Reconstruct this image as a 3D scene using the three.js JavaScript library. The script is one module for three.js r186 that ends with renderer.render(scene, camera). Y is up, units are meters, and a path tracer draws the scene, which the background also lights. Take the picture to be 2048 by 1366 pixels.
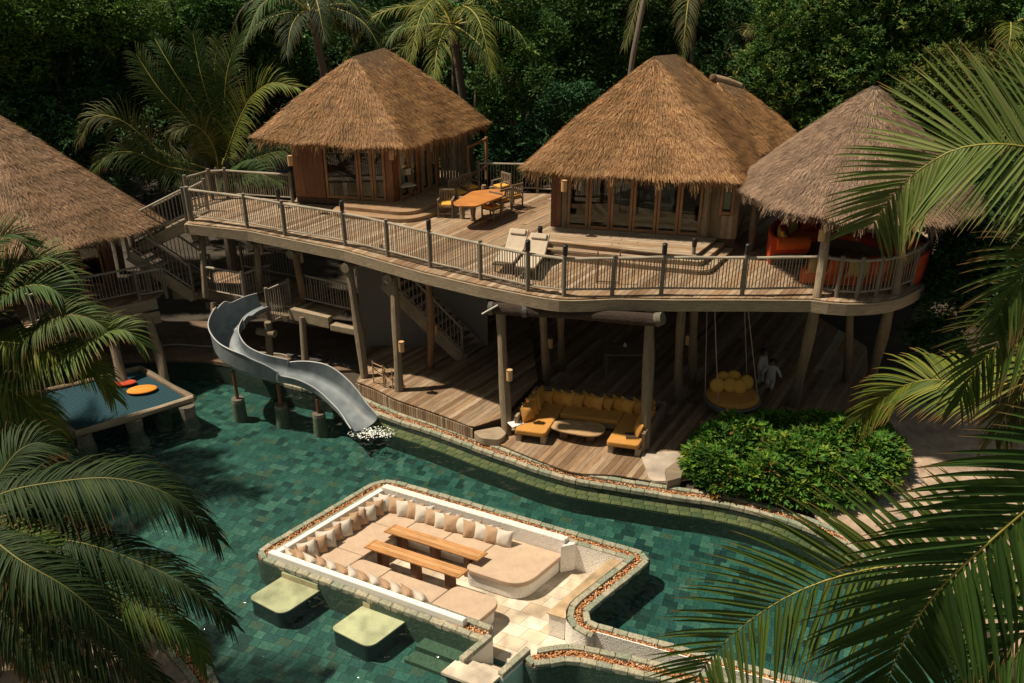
import * as THREE from 'three';
import { RoundedBoxGeometry } from 'three/addons/geometries/RoundedBoxGeometry.js';
import { mergeGeometries } from 'three/addons/utils/BufferGeometryUtils.js';
import { MarchingCubes } from 'three/addons/objects/MarchingCubes.js';

// ---------- camera, sky, sun, exposure ----------
const scene = new THREE.Scene();
const EYE = 12.2, FOC = 1725, TILT = 26.2 * Math.PI / 180;          // eye height above the lower deck; focal length in photo pixels; downward tilt
const camera = new THREE.PerspectiveCamera(2 * Math.atan(683 / FOC) * 180 / Math.PI, 2048 / 1366, 0.1, 600);
camera.position.set(0, EYE, 0);
camera.rotation.set(-TILT, 0, 0);
scene.add(camera);
const sunDir = new THREE.Vector3(-0.49, 0.88, -0.05).normalize();   // towards the sun
{ // hazy warm daylight sky, brighter towards the sun
  const W = 128, H = 64, d = new Float32Array(W * H * 4), zen = [0.1, 0.122, 0.126], hor = [0.19, 0.192, 0.165], v = new THREE.Vector3();
  for (let y = 0; y < H; y++) for (let x = 0; x < W; x++) { const el = ((y + 0.5) / H - 0.5) * Math.PI, az = ((x + 0.5) / W - 0.5) * 2 * Math.PI; v.set(Math.cos(az) * Math.cos(el), Math.sin(el), Math.sin(az) * Math.cos(el)); const k = Math.max(0, Math.sin(el)) ** 0.55, g = Math.max(0, v.dot(sunDir)) ** 6; for (let c = 0; c < 3; c++) d[(y * W + x) * 4 + c] = (hor[c] + (zen[c] - hor[c]) * k) * (el < 0 ? 0.35 : 1) + g * [0.2, 0.17, 0.12][c]; d[(y * W + x) * 4 + 3] = 1; }
  const t = new THREE.DataTexture(d, W, H, THREE.RGBAFormat, THREE.FloatType); t.mapping = THREE.EquirectangularReflectionMapping; t.magFilter = THREE.LinearFilter; t.needsUpdate = true; scene.background = t; scene.environment = t;
}
const sun = new THREE.DirectionalLight(0xffefd6, 5);
sun.name = 'sun';
sun.position.copy(sunDir).multiplyScalar(80).add(new THREE.Vector3(0, 0, -20));
sun.target.position.set(0, 0, -20);
sun.castShadow = true;
sun.shadow.radius = 3;
Object.assign(sun.shadow.camera, { left: -45, right: 45, top: 45, bottom: -45, near: 1, far: 200 });
sun.shadow.mapSize.set(4096, 4096);
scene.add(sun, sun.target);
const renderer = new THREE.WebGLRenderer({ antialias: true });
renderer.toneMapping = THREE.LinearToneMapping;
renderer.toneMappingExposure = 1.2;
renderer.shadowMap.enabled = true;
renderer.setSize(1024, 683);

// ---------- helpers ----------
function rng(s) { return () => { s = (s + 0x6d2b79f5) | 0; let t = Math.imul(s ^ (s >>> 15), 1 | s); t = (t + Math.imul(t ^ (t >>> 7), 61 | t)) ^ t; return ((t ^ (t >>> 14)) >>> 0) / 4294967296; }; }
const R = rng(7), rr = (a, b) => a + (b - a) * R(), pick = (a) => a[Math.floor(R() * a.length)];
const V = (x, y, z) => new THREE.Vector3(x, y, z), UP = V(0, 1, 0), O0 = V(0, 0, 0);
const cT = Math.cos(TILT), sT = Math.sin(TILT);
// a photo pixel as a point on the level y, and as a point at the forward distance f
function p(px, py, y) { const v = (py - 683) / FOC, d = (EYE - y) / (v * cT + sT); return V((px - 1024) / FOC * d, y, -d * (cT - v * sT)); }
function q(px, py, f) { const v = (py - 683) / FOC, d = f / (cT - v * sT); return V((px - 1024) / FOC * d, EYE - d * (v * cT + sT), -f); }
const P = (list, y) => list.map(([a, b]) => p(a, b, y));
const lerp = (a, b, t) => a.clone().lerp(b, t);
const used = new Map(), org = new Map();
function numbered(n) { const k = used.get(n) || 0; used.set(n, k + 1); return k ? n + '_' + String(k).padStart(3, '0') : n; }
function tag(o, label, category, group, kind) { if (label) o.userData.label = label; if (category) o.userData.category = category; if (group) o.userData.group = group; if (kind) o.userData.kind = kind; return o; }
function thing(name, label, cat, at = O0, group) {
  const o = new THREE.Group(); o.name = numbered(name); tag(o, label, cat, group); scene.add(o); o.position.copy(at); org.set(o, at.clone()); return o;
}
function part(par, name, geo, mat, at) {                               // geometry in world coordinates, or local about «at»
  const b = org.get(par) || O0, m = new THREE.Mesh(geo, mat); m.name = name; m.castShadow = m.receiveShadow = true;
  if (at) { m.position.copy(at).sub(b); org.set(m, at.clone()); } else { geo.translate(-b.x, -b.y, -b.z); org.set(m, b); }
  par.add(m); return m;
}
function solo(name, label, cat, geo, mat, at = O0, group) { const m = new THREE.Mesh(geo, mat); m.name = numbered(name); m.castShadow = m.receiveShadow = true; m.position.copy(at); org.set(m, at.clone()); tag(m, label, cat, group); scene.add(m); return m; }
function struct(name, geo, mat) { const m = solo(name, null, null, geo, mat); m.userData.kind = 'structure'; return m; }
function dup(o, label, at, turn) { const c = o.clone(); c.name = numbered(o.name.replace(/_\d{3}$/, '')); c.userData = { ...o.userData, label }; c.position.copy(at); if (turn !== undefined) c.rotation.y = turn; scene.add(c); return c; }
function grain(g, s = 1) {                                             // uv in metres with u along the longest side
  g.computeBoundingBox(); const e = g.boundingBox.getSize(V()), ax = ['x', 'y', 'z'].sort((a, b) => e[b] - e[a]), a = g.attributes.position, uv = new Float32Array(a.count * 2), o1 = R() * 7, o2 = R() * 7;
  const get = { x: 'getX', y: 'getY', z: 'getZ' };
  for (let i = 0; i < a.count; i++) { uv[i * 2] = a[get[ax[0]]](i) * s + o1; uv[i * 2 + 1] = (a[get[ax[1]]](i) + a[get[ax[2]]](i)) * s + o2; }
  g.setAttribute('uv', new THREE.BufferAttribute(uv, 2)); return g;
}
const B = (w, h, d) => grain(new THREE.BoxGeometry(w, h, d));
const RB = (w, h, d, r = 0.02, s = 2) => grain(new RoundedBoxGeometry(w, h, d, s, Math.min(r, w / 2.01, h / 2.01, d / 2.01)));
const merge = (l) => mergeGeometries(l.map((g) => { g = g.index ? g.toNonIndexed() : g; for (const k of Object.keys(g.attributes)) if (!['position', 'normal', 'uv', 'color'].includes(k)) g.deleteAttribute(k); return g; }));
function rod(a, b, r1, r2 = r1, seg = 8, wob = 0) {                      // a round timber between two points
  const L = a.distanceTo(b), n = wob ? 8 : 1, g = new THREE.CylinderGeometry(r2, r1, L, seg, n); 
  const u = g.attributes.uv; for (let i = 0; i < u.count; i++) u.setXY(i, u.getY(i) * L + 0.37 * L, u.getX(i) * 2 * Math.PI * r1);
  if (wob) { const A = g.attributes.position, f1 = rr(2, 4), o = rr(0, 6); for (let i = 0; i < A.count; i++) { const t = A.getY(i) / L; A.setX(i, A.getX(i) * (1 + 0.12 * Math.sin(t * 9 + o)) + wob * Math.sin(t * f1 + o)); A.setZ(i, A.getZ(i) * (1 + 0.1 * Math.sin(t * 7 + o * 2)) + wob * Math.cos(t * f1 * 1.3 + o)); } g.computeVertexNormals(); }
  g.applyQuaternion(new THREE.Quaternion().setFromUnitVectors(UP, b.clone().sub(a).normalize())); g.translate((a.x + b.x) / 2, (a.y + b.y) / 2, (a.z + b.z) / 2); return g;
}
function beam(a, b, w, h, r = 0.012) {                                   // a squared timber between two points, h upright
  const d = b.clone().sub(a), L = d.length(), g = RB(w, h, L, r, 1), z = d.normalize(), x = V().crossVectors(UP, z).normalize(), y = V().crossVectors(z, x);
  g.applyMatrix4(new THREE.Matrix4().makeBasis(x, y, z).setPosition((a.x + b.x) / 2, (a.y + b.y) / 2, (a.z + b.z) / 2)); return g;
}
function tube(pts, r, n = 40, seg = 6, closed = false) { return new THREE.TubeGeometry(new THREE.CatmullRomCurve3(pts, closed), n, r, seg, closed); }
function slab(pts, y0, y1, bev = 0, holes = [], s = 1) {                  // a plan polygon between two levels
  const sh = new THREE.Shape(pts.map((a) => new THREE.Vector2(a.x, -a.z))); for (const h of holes) sh.holes.push(new THREE.Path(h.map((a) => new THREE.Vector2(a.x, -a.z))));
  const g = new THREE.ExtrudeGeometry(sh, { depth: y1 - y0 - 2 * bev, bevelEnabled: bev > 0, bevelSize: bev, bevelThickness: bev, bevelOffset: -bev, bevelSegments: 3, curveSegments: 6, steps: 1 });
  g.translate(0, 0, bev).rotateX(-Math.PI / 2).translate(0, y0, 0); const u = g.attributes.uv, a = g.attributes.position, n = g.attributes.normal;
  for (let i = 0; i < u.count; i++) if (Math.abs(n.getY(i)) > 0.5) u.setXY(i, a.getX(i) * s, a.getZ(i) * s); else u.setXY(i, (a.getX(i) + a.getZ(i)) * s, a.getY(i) * s);
  return g;
}
function sheet(pts, y, holes = [], s = 1) {
  const sh = new THREE.Shape(pts.map((a) => new THREE.Vector2(a.x, -a.z))); for (const h of holes) sh.holes.push(new THREE.Path(h.map((a) => new THREE.Vector2(a.x, -a.z))));
  const g = new THREE.ShapeGeometry(sh); g.rotateX(-Math.PI / 2).translate(0, y, 0); const u = g.attributes.uv, a = g.attributes.position; for (let i = 0; i < u.count; i++) u.setXY(i, a.getX(i) * s, a.getZ(i) * s); return g;
}
function roundPath(pts, r, closed = true, n = 6) {                       // rounds the corners of a plan path
  const out = [], N = pts.length; 
  for (let i = 0; i < N; i++) {
    if (!closed && (i === 0 || i === N - 1)) { out.push(pts[i].clone()); continue; }
    const a = pts[(i + N - 1) % N], b = pts[i], c = pts[(i + 1) % N], ri = Array.isArray(r) ? r[i] : r, k = Math.min(ri, a.distanceTo(b) * 0.45, b.distanceTo(c) * 0.45), s = b.clone().add(a.clone().sub(b).setLength(k)), e = b.clone().add(c.clone().sub(b).setLength(k));
    if (k < 1e-3) { out.push(b.clone()); continue; }
    for (let j = 0; j <= n; j++) { const t = j / n; out.push(s.clone().multiplyScalar((1 - t) ** 2).addScaledVector(b, 2 * t * (1 - t)).addScaledVector(e, t * t)); }
  }
  return out;
}
function offset(pts, d, closed = true) {                                 // shifts a plan path sideways
  const N = pts.length; return pts.map((b, i) => {
    const a = pts[closed ? (i + N - 1) % N : Math.max(0, i - 1)], c = pts[closed ? (i + 1) % N : Math.min(N - 1, i + 1)];
    const t1 = b.clone().sub(a).setY(0), t2 = c.clone().sub(b).setY(0); if (t1.lengthSq() < 1e-9) t1.copy(t2); if (t2.lengthSq() < 1e-9) t2.copy(t1); t1.normalize(); t2.normalize();
    const n1 = V(-t1.z, 0, t1.x), n2 = V(-t2.z, 0, t2.x), m = n1.clone().add(n2).normalize(); return b.clone().addScaledVector(m, d / Math.max(0.5, m.dot(n1)));
  });
}
function resample(pts, step, closed = true) { const l = closed ? [...pts, pts[0]] : pts, out = []; let left = 0; for (let i = 0; i + 1 < l.length; i++) { const L = l[i].distanceTo(l[i + 1]); let t = left; while (t < L) { out.push(lerp(l[i], l[i + 1], t / L)); t += step; } left = t - L; } return out; }
const smooth = (pts, n, closed = false) => new THREE.CatmullRomCurve3(pts, closed, 'centripetal').getSpacedPoints(n);
function inPoly(x, z, pts) { let c = false; for (let i = 0, j = pts.length - 1; i < pts.length; j = i++) { const a = pts[i], b = pts[j]; if (a.z > z !== b.z > z && x < ((b.x - a.x) * (z - a.z)) / (b.z - a.z) + a.x) c = !c; } return c; }
function pieces(par, name, geo, mat, mats, cols, stuff = true) {          // many small alike pieces as one part
  const m = new THREE.InstancedMesh(geo, mat, mats.length); mats.forEach((x, i) => { m.setMatrixAt(i, x); if (cols) m.setColorAt(i, cols[i]); }); m.name = name; m.castShadow = m.receiveShadow = true; if (stuff) m.userData.kind = 'stuff';
  const b = org.get(par) || O0; m.position.set(-b.x, -b.y, -b.z); par.add(m); return m;
}
const C = (r, g, b) => new THREE.Color().setRGB(r, g, b);
const M4 = (x, y, z, s) => new THREE.Matrix4().makeBasis(x, y, z).setPosition(s);

// ---------- textures and materials ----------
function noise2(w, h, cx, cy, seed) {                                     // tiling value noise
  const r = rng(seed), g = Float32Array.from({ length: cx * cy }, () => r()), out = new Float32Array(w * h), sm = (t) => t * t * (3 - 2 * t);
  for (let y = 0; y < h; y++) for (let x = 0; x < w; x++) { const fx = x / w * cx, fy = y / h * cy, ix = Math.floor(fx), iy = Math.floor(fy), a = sm(fx - ix), b = sm(fy - iy), x1 = (ix + 1) % cx, y1 = (iy + 1) % cy; out[y * w + x] = (g[iy * cx + ix] * (1 - a) + g[iy * cx + x1] * a) * (1 - b) + (g[y1 * cx + ix] * (1 - a) + g[y1 * cx + x1] * a) * b; }
  return out;
}
function tex(w, h, f, rx = 1, ry = 1, srgb = false) {
  const d = new Uint8Array(w * h * 4); for (let i = 0; i < w * h; i++) { const c = f(i); for (let k = 0; k < 3; k++) d[i * 4 + k] = Math.max(0, Math.min(255, (Array.isArray(c) ? c[k] : c) * 255)); d[i * 4 + 3] = 255; }
  const t = new THREE.DataTexture(d, w, h); t.wrapS = t.wrapT = THREE.RepeatWrapping; t.magFilter = THREE.LinearFilter; t.repeat.set(rx, ry); if (srgb) t.colorSpace = THREE.SRGBColorSpace; t.needsUpdate = true; return t;
}
const S = 512;
const nA = noise2(S, S, 6, 90, 11), nB = noise2(S, S, 14, 200, 12), nC = noise2(S, S, 5, 7, 13), nD = noise2(S, S, 60, 60, 14), nE = noise2(S, S, 170, 170, 15), nF = noise2(S, S, 20, 20, 16);
const woodF = (i) => 0.45 + 0.3 * nA[i] + 0.25 * nB[i] + 0.22 * (nC[i] - 0.5) - (nA[i] > 0.86 ? 0.25 : 0);
const woodT = tex(S, S, woodF, 0.7, 0.7), woodBump = tex(S, S, woodF, 0.7, 0.7);
const stoneF = (i) => 0.5 + 0.35 * (nF[i] - 0.5) + 0.35 * (nD[i] - 0.5) + 0.3 * (nE[i] - 0.5) + 0.25;
const stoneT = tex(S, S, stoneF, 1.2, 1.2), stoneBump = tex(S, S, (i) => 0.5 * nD[i] + 0.3 * nE[i] + 0.2 * nF[i], 1.2, 1.2);
const plasterBump = tex(S, S, (i) => Math.abs(nF[i] - 0.5) * 0.7 + nD[i] * 0.45, 1.6, 1.6);
const weaveBump = tex(256, 256, (i) => { const x = i % 256, y = i >> 8; return 0.5 + 0.25 * Math.sin(x * Math.PI / 4) * ((y >> 3) & 1 ? 1 : -1) + 0.25 * Math.sin(y * Math.PI / 4); }, 8, 8);
const clothT = tex(S, S, (i) => 0.84 + 0.12 * (nC[i] - 0.5) + 0.14 * (nE[i] - 0.5) + 0.08 * (nF[i] - 0.5), 0.8, 0.8);
const sandT = tex(S, S, (i) => 0.7 + 0.35 * (nC[i] - 0.5) + 0.25 * (nE[i] - 0.5) + 0.25 * (nF[i] - 0.5), 0.4, 0.4);
const strawT = tex(S, S, (i) => 0.35 + 0.4 * nB[i] + 0.3 * nA[i] + 0.2 * (nC[i] - 0.5), 1.1, 1.1);
const waterN = (() => { const h = new Float32Array(S * S), a = noise2(S, S, 9, 9, 31), b = noise2(S, S, 23, 23, 32), c = noise2(S, S, 47, 47, 33); for (let i = 0; i < S * S; i++) h[i] = a[i] * 0.6 + b[i] * 0.3 + c[i] * 0.12; return tex(S, S, (i) => h[i], 0.3, 0.3); })();
const patchT = tex(S, S, (i) => 0.78 + 0.5 * (nC[i] - 0.5) + 0.3 * (nF[i] - 0.5) + 0.12 * (nE[i] - 0.5), 0.35, 0.35);
const std = (color, o = {}) => new THREE.MeshStandardMaterial({ color, roughness: 0.85, ...o });
const wood = (c, o = {}) => std(c, { map: woodT, bumpMap: woodBump, bumpScale: 0.004, roughness: 0.8, ...o });
// weathered deck boards: silver, tan, brown
const deckM = [C(.4, .275, .17), C(.46, .33, .21), C(.32, .2, .115), C(.42, .265, .145), C(.53, .4, .275), C(.25, .15, .08), C(.37, .26, .165)].map((c) => wood(c));
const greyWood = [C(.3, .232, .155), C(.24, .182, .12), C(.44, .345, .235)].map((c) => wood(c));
const railM = wood(C(.46, .4, .31)), postM = wood(C(.27, .235, .18)), balM = wood(C(.38, .325, .25));
const redWood = [C(.26, .105, .045), C(.22, .085, .036), C(.31, .13, .055)].map((c) => wood(c, { roughness: 0.55 }));
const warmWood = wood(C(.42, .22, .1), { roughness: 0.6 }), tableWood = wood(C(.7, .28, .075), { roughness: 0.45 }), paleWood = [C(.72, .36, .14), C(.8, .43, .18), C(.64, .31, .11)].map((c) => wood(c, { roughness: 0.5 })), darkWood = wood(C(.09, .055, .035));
const blackM = std(C(.012, .012, .013), { roughness: 0.45 });
const plasterM = std(C(.85, .81, .75), { bumpMap: plasterBump, bumpScale: 0.03 }), whiteM = std(C(.82, .79, .73), { bumpMap: stoneBump, bumpScale: 0.004 });
const limeM = [C(.75, .62, .46), C(.8, .68, .53), C(.68, .53, .37), C(.82, .72, .58)].map((c) => std(c, { map: patchT, bumpMap: stoneBump, bumpScale: 0.003, roughness: 0.7 }));
const curbM = [C(.42, .4, .29), C(.36, .36, .26), C(.48, .44, .32), C(.3, .33, .24)].map((c) => std(c, { map: stoneT, bumpMap: stoneBump, bumpScale: 0.01 }));
const pebbleM = std(C(1, 1, 1), { roughness: 0.6 });
const channelM = std(C(.22, .11, .05), { map: stoneT });
const tileM = [C(.03, .1, .09), C(.02, .078, .073), C(.046, .125, .11), C(.009, .037, .04), C(.066, .098, .072), C(.024, .084, .088), C(.07, .15, .13), C(.017, .055, .055)].map((c) => std(c, { map: stoneT, roughness: 0.5 }));
const tileBase = std(C(.02, .05, .045), { map: stoneT });
const wallTile = [C(.17, .145, .065), C(.115, .115, .055), C(.21, .17, .08)].map((c) => std(c, { map: stoneT, roughness: 0.6 }));
const paleTile = std(C(.84, .6, .42), { map: patchT });
const padM = std(C(.62, .46, .33), { map: clothT, bumpMap: weaveBump, bumpScale: 0.001, roughness: 0.95 });
const creamM = std(C(.76, .68, .58), { map: clothT, bumpMap: weaveBump, bumpScale: 0.001, roughness: 0.95 }), tanM = std(C(.55, .36, .22), { map: clothT, bumpMap: weaveBump, bumpScale: 0.001, roughness: 0.95 });
const mustardM = std(C(.62, .3, .065), { map: clothT, bumpMap: weaveBump, bumpScale: 0.001, roughness: 0.9 }), yellowM = std(C(.78, .42, .07), { map: clothT, roughness: 0.9 }), orangeM = std(C(.8, .15, .02), { map: clothT, roughness: 0.9 }), redM = std(C(.6, .07, .02), { map: clothT, roughness: 0.9 }), goldM = std(C(.6, .42, .12), { map: clothT, roughness: 0.9 });
const glassM = new THREE.MeshPhysicalMaterial({ color: C(.8, .86, .84), transmission: 1, roughness: 0.02, thickness: 0, ior: 1.5 });
const slideM = new THREE.MeshPhysicalMaterial({ color: C(.235, .275, .3), roughness: 0.5, specularIntensity: 0.6, map: patchT, side: THREE.DoubleSide }), slideRim = std(C(.4, .42, .43), { roughness: 0.4 });
const concreteM = std(C(.24, .215, .165), { map: stoneT, bumpMap: stoneBump, bumpScale: 0.02 });
const sandM = std(C(.55, .41, .3), { map: sandT, bumpMap: stoneBump, bumpScale: 0.01 }), soilM = std(C(.06, .045, .03), { map: sandT }), darkStone = std(C(.1, .09, .08), { map: stoneT, bumpMap: stoneBump, bumpScale: 0.01 });
const waterM = new THREE.MeshPhysicalMaterial({ color: C(.78, .95, .88), transmission: 1, roughness: 0.06, thickness: 0, ior: 1.33, bumpMap: waterN, bumpScale: 0.11 });
const ropeM = std(C(.4, .33, .24)), lampM = std(C(.55, .34, .16), { roughness: 0.6 }), canvasM = std(C(.72, .6, .46), { map: clothT });
const thatchBase = std(C(.22, .13, .06), { map: strawT, bumpMap: strawT, bumpScale: 0.03 }), thatchBaseGrey = std(C(.2, .145, .11), { map: strawT, bumpMap: strawT, bumpScale: 0.03 });
const bladeM = std(C(1, 1, 1), { roughness: 0.75, side: THREE.DoubleSide });
const leafM = new THREE.MeshPhysicalMaterial({ color: C(1, 1, 1), roughness: 0.65, specularIntensity: 0.3, transmission: 0.25, thickness: 0, vertexColors: true, side: THREE.DoubleSide });
const frondM = new THREE.MeshPhysicalMaterial({ color: C(1, 1, 1), roughness: 0.6, specularIntensity: 0.32, transmission: 0.22, thickness: 0, vertexColors: true, side: THREE.DoubleSide });
const frondDark = new THREE.MeshPhysicalMaterial({ color: C(1, 1, 1), roughness: 0.65, specularIntensity: 0.3, vertexColors: true, side: THREE.DoubleSide });
const barkM = std(C(.2, .17, .13), { map: woodT, bumpMap: stoneBump, bumpScale: 0.02 }), palmBark = std(C(.27, .22, .17), { map: woodT, bumpMap: woodBump, bumpScale: 0.02 });
// ---------- ground, pool, water ----------
const shore = smooth([[-160, 770], [60, 745], [200, 729], [330, 722], [435, 727], [520, 752], [600, 777], [672, 788], [718, 812], [787, 840], [855, 862], [923, 886], [975, 906], [1026, 923], [1070, 939], [1150, 962], [1214, 973], [1265, 981], [1347, 994], [1446, 1009], [1560, 1038], [1680, 1085], [1800, 1150], [1920, 1260], [2020, 1380], [2090, 1520]].map(([a, b]) => p(a, b, -0.36)), 110);
const shoreL = smooth([[500, 1540], [446, 1382], [425, 1340], [375, 1285], [310, 1235], [220, 1195], [90, 1170], [-90, 1140], [-220, 1000], [-230, 860]].map(([a, b]) => p(a, b, -0.36)), 40);
const poolPts = [...shore, p(1500, 1700, -0.36), p(800, 1720, -0.36), ...shoreL];
const far = 260;
struct('ground', sheet([V(-far, 0, far), V(far, 0, far), V(far, 0, -far), V(-far, 0, -far)], -0.4, [poolPts], 0.5), soilM);
const WATER = -0.45, BED = -1.08;
const floorM = struct('pool_floor', sheet(offset(poolPts, -0.4), BED - 0.03), tileBase);
const sandArea = (name, pts, y, m = sandM) => struct(name, slab(pts, y - 0.3, y, 0.02), m);

// island outline in its own two directions: a along the long side, b towards the viewer
const A1 = p(765, 953, -0.36), eA = p(1316, 1111, -0.36).sub(A1), LA = eA.length(), eB = p(496, 1110, -0.36).sub(A1), LB = eB.length(); eA.normalize(); eB.normalize();
const I = (a, b, y) => A1.clone().addScaledVector(eA, a).addScaledVector(eB, b).setY(y);
const turnA = Math.atan2(-eA.z, eA.x);
const IP = (l, y = -0.36) => l.map(([a, b]) => I(a, b, y));
const ring1 = roundPath(IP([[5.82, 4.0], [0, LB], [0, 0], [LA, 0], [6.93, 2.6], [12.5, 2.2]]), [0, 0.45, 0.45, 0.45, 0.4, 0], false);
const ring2 = smooth(IP([[12.5, 3.0], [9.45, 3.4], [8.1, 3.62], [7.45, 3.76], [7.22, 3.98], [7.05, 4.16], [6.82, 4.14], [6.68, 4.02]]), 40);
const islandPts = [...ring1, ...ring2, ...IP([[6.66, 4.92], [5.8, 4.98]])];
// tiles of the pool floor, one by one where they show largest
{
  const ang = 0.34, ux = V(Math.cos(ang), 0, Math.sin(ang)), uz = V(-Math.sin(ang), 0, Math.cos(ang)), list = [], islandIn = 0;
  for (let j = -80; j < 125; j++) {
    const w = 0.205; let x = -22 + rr(0, 0.3);
    while (x < 26) {
      const L = pick([0.13, 0.205, 0.205, 0.205, 0.31]), c = V(0, BED, -16).addScaledVector(ux, x + L / 2).addScaledVector(uz, j * w);
      x += L + 0.006;
      const d = (-c.z) * cT + (EYE - BED) * sT, up = (-c.z) * sT - (EYE - BED) * cT, X = 1024 + FOC * c.x / d, Y = 683 - FOC * up / d;
      if (d < 1 || X < -80 || X > 2130 || Y < 700 || Y > 1750) continue;
      if (!inPoly(c.x, c.z, poolPts)) continue;
      list.push({ c, L, w: w - 0.006, s: L * w * FOC / d / d * 100 - (inPoly(c.x, c.z, islandPts) ? 99 : 0) - (X < 330 || X > 1500 ? 3 : 0) - (Math.abs(Y - 1366) < 20 || Y > 1366 ? 50 : 0) });
    }
  }
  list.sort((a, b) => b.s - a.s);
  const gs = {}; const geo = (L) => gs[L] || (gs[L] = grain(new THREE.BoxGeometry(L, 0.04, 0.2)));
  const turned = new THREE.Quaternion().setFromAxisAngle(UP, -ang), weight = [0, 0, 0, 1, 1, 2, 2, 5, 5, 6, 3, 4, 7];
  list.slice(0, 300).forEach((t) => { const m = part(floorM, 'tile', geo(t.L), tileM[pick(weight)], t.c.clone().setY(BED - rr(0, 0.006))); m.rotation.y = -ang + rr(-0.02, 0.02); });
  for (const L of [0.13, 0.205, 0.31]) { const l = list.slice(300).filter((t) => t.L === L); pieces(floorM, 'tile', geo(L), std(C(1, 1, 1), { map: stoneT, roughness: 0.5 }), l.map((t) => new THREE.Matrix4().compose(t.c, turned, V(1, 1, 1))), l.map(() => tileM[pick(weight)].color.clone().multiplyScalar(rr(0.85, 1.15)))); }
}
struct('water', sheet(offset(poolPts, 0.05), WATER, [offset(islandPts, 0.06)], 1), waterM);
// a gutter of stones: outer row, pebble channel, inner row
const stoneGeo = [0.29, 0.3, 0.295, 0.292].map((L) => RB(L, 0.12, 0.13, 0.016, 2)), pebGeo = new THREE.DodecahedronGeometry(0.022, 0);
const pebCols = [C(.55, .22, .07), C(.42, .15, .05), C(.66, .36, .16), C(.3, .11, .045), C(.7, .5, .32), C(.5, .26, .1)];
function ribbon(path, y0, y1, s = 1) {                                     // an upright strip along a plan path
  const pos = [], uv = [], ix = []; let u = 0; path.forEach((a, i) => { if (i) u += a.distanceTo(path[i - 1]); pos.push(a.x, y0, a.z, a.x, y1, a.z); uv.push(u * s, y0 * s, u * s, y1 * s); if (i) { const k = i * 2; ix.push(k - 2, k, k - 1, k - 1, k, k + 1); } });
  const g = new THREE.BufferGeometry(); g.setAttribute('position', new THREE.Float32BufferAttribute(pos, 3)); g.setAttribute('uv', new THREE.Float32BufferAttribute(uv, 2)); g.setIndex(ix); g.computeVertexNormals(); return g;
}
function flat(path1, path2, y, s = 1) { const pos = [], uv = [], ix = []; path1.forEach((a, i) => { const b = path2[i]; pos.push(a.x, y, a.z, b.x, y, b.z); uv.push(a.x * s, a.z * s, b.x * s, b.z * s); if (i) { const k = i * 2; ix.push(k - 2, k - 1, k, k, k - 1, k + 1); } }); const g = new THREE.BufferGeometry(); g.setAttribute('position', new THREE.Float32BufferAttribute(pos, 3)); g.setAttribute('uv', new THREE.Float32BufferAttribute(uv, 2)); g.setIndex(ix); g.computeVertexNormals(); return g; }
function gutter(par, path, sgn, yTop, opt = {}) {
  const { w = 0.13, peb = 0.16, inner = true, maxX = 2200, step = 0.3, pebble = true, dens = 1 } = opt;
  const vis = (c) => { const d = -c.z * cT + (EYE - c.y) * sT, X = 1024 + FOC * c.x / d, Y = 683 - FOC * (-c.z * sT - (EYE - c.y) * cT) / d; return X > -60 && X < maxX && Y < 1400; };
  const rows = inner ? [w / 2, w * 1.5 + peb] : [w / 2];
  for (const [k, r] of rows.entries()) {
    const op = offset(path, sgn * r, false), line = resample(op, step, false); if (line[line.length - 1].distanceTo(op[op.length - 1]) > 0.09) line.push(op[op.length - 1]);
    for (let i = 0; i + 1 < line.length; i++) {
      const a = line[i], b = line[i + 1], c = lerp(a, b, 0.5); if (!vis(c)) continue;
      const m = part(par, 'curb_stone', pick(stoneGeo), pick(curbM), c.setY(yTop - 0.06 + rr(-0.008, 0.008) + (k ? 0.012 : 0)));
      m.rotation.y = Math.atan2(-(b.z - a.z), b.x - a.x) + rr(-0.03, 0.03); m.scale.x = a.distanceTo(b) / 0.3;
    }
  }
  part(par, 'channel', flat(offset(path, sgn * 0.02, false), offset(path, sgn * (w * (inner ? 2 : 1) + peb - 0.02), false), yTop - 0.075), channelM);
  if (!pebble) return;
  const ms = [], cs = [], mid = resample(offset(path, sgn * (w + peb / 2), false), 0.016 / dens, false), qn = new THREE.Quaternion(), e = new THREE.Euler();
  const nl = offset(path, sgn * (w + peb / 2 + 0.01), false);
  for (let i = 0; i + 1 < mid.length; i++) { const a = mid[i], t = mid[i + 1].clone().sub(a).normalize(); if (!vis(a)) continue; for (let k = 0; k < 2; k++) { const c = a.clone().addScaledVector(V(-t.z, 0, t.x), rr(-peb / 2, peb / 2)); c.y = yTop - 0.06 + rr(0, 0.035); ms.push(new THREE.Matrix4().compose(c, qn.setFromEuler(e.set(R() * 6, R() * 6, R() * 6)), V(rr(0.6, 1.2), rr(0.5, 0.9), rr(0.6, 1.2)))); cs.push(pick(pebCols).clone().multiplyScalar(rr(0.8, 1.25))); } }
  pieces(par, 'pebble', pebGeo, pebbleM, ms, cs);
}
const shoreE = shore.filter((v) => v.x > -5.0), shoreCurb = struct('pool_edge', merge([ribbon(offset(shore, -0.01, false), BED - 0.1, -0.4), ribbon(offset(shoreE, 0.35, false), BED - 0.1, -0.64), flat(shoreE, offset(shoreE, 0.35, false), -0.64)]), std(C(.03, .05, .04), { map: stoneT, bumpMap: stoneBump, bumpScale: 0.01 }));
gutter(shoreCurb, shore.slice(34, 100), -1, -0.35, { step: 0.34 });
const leftCurb = struct('pool_edge', ribbon(shoreL, BED - 0.1, -0.4), wallTile[0]);
gutter(leftCurb, shoreL.slice(3, 22), -1, -0.35, { step: 0.34 });
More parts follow.
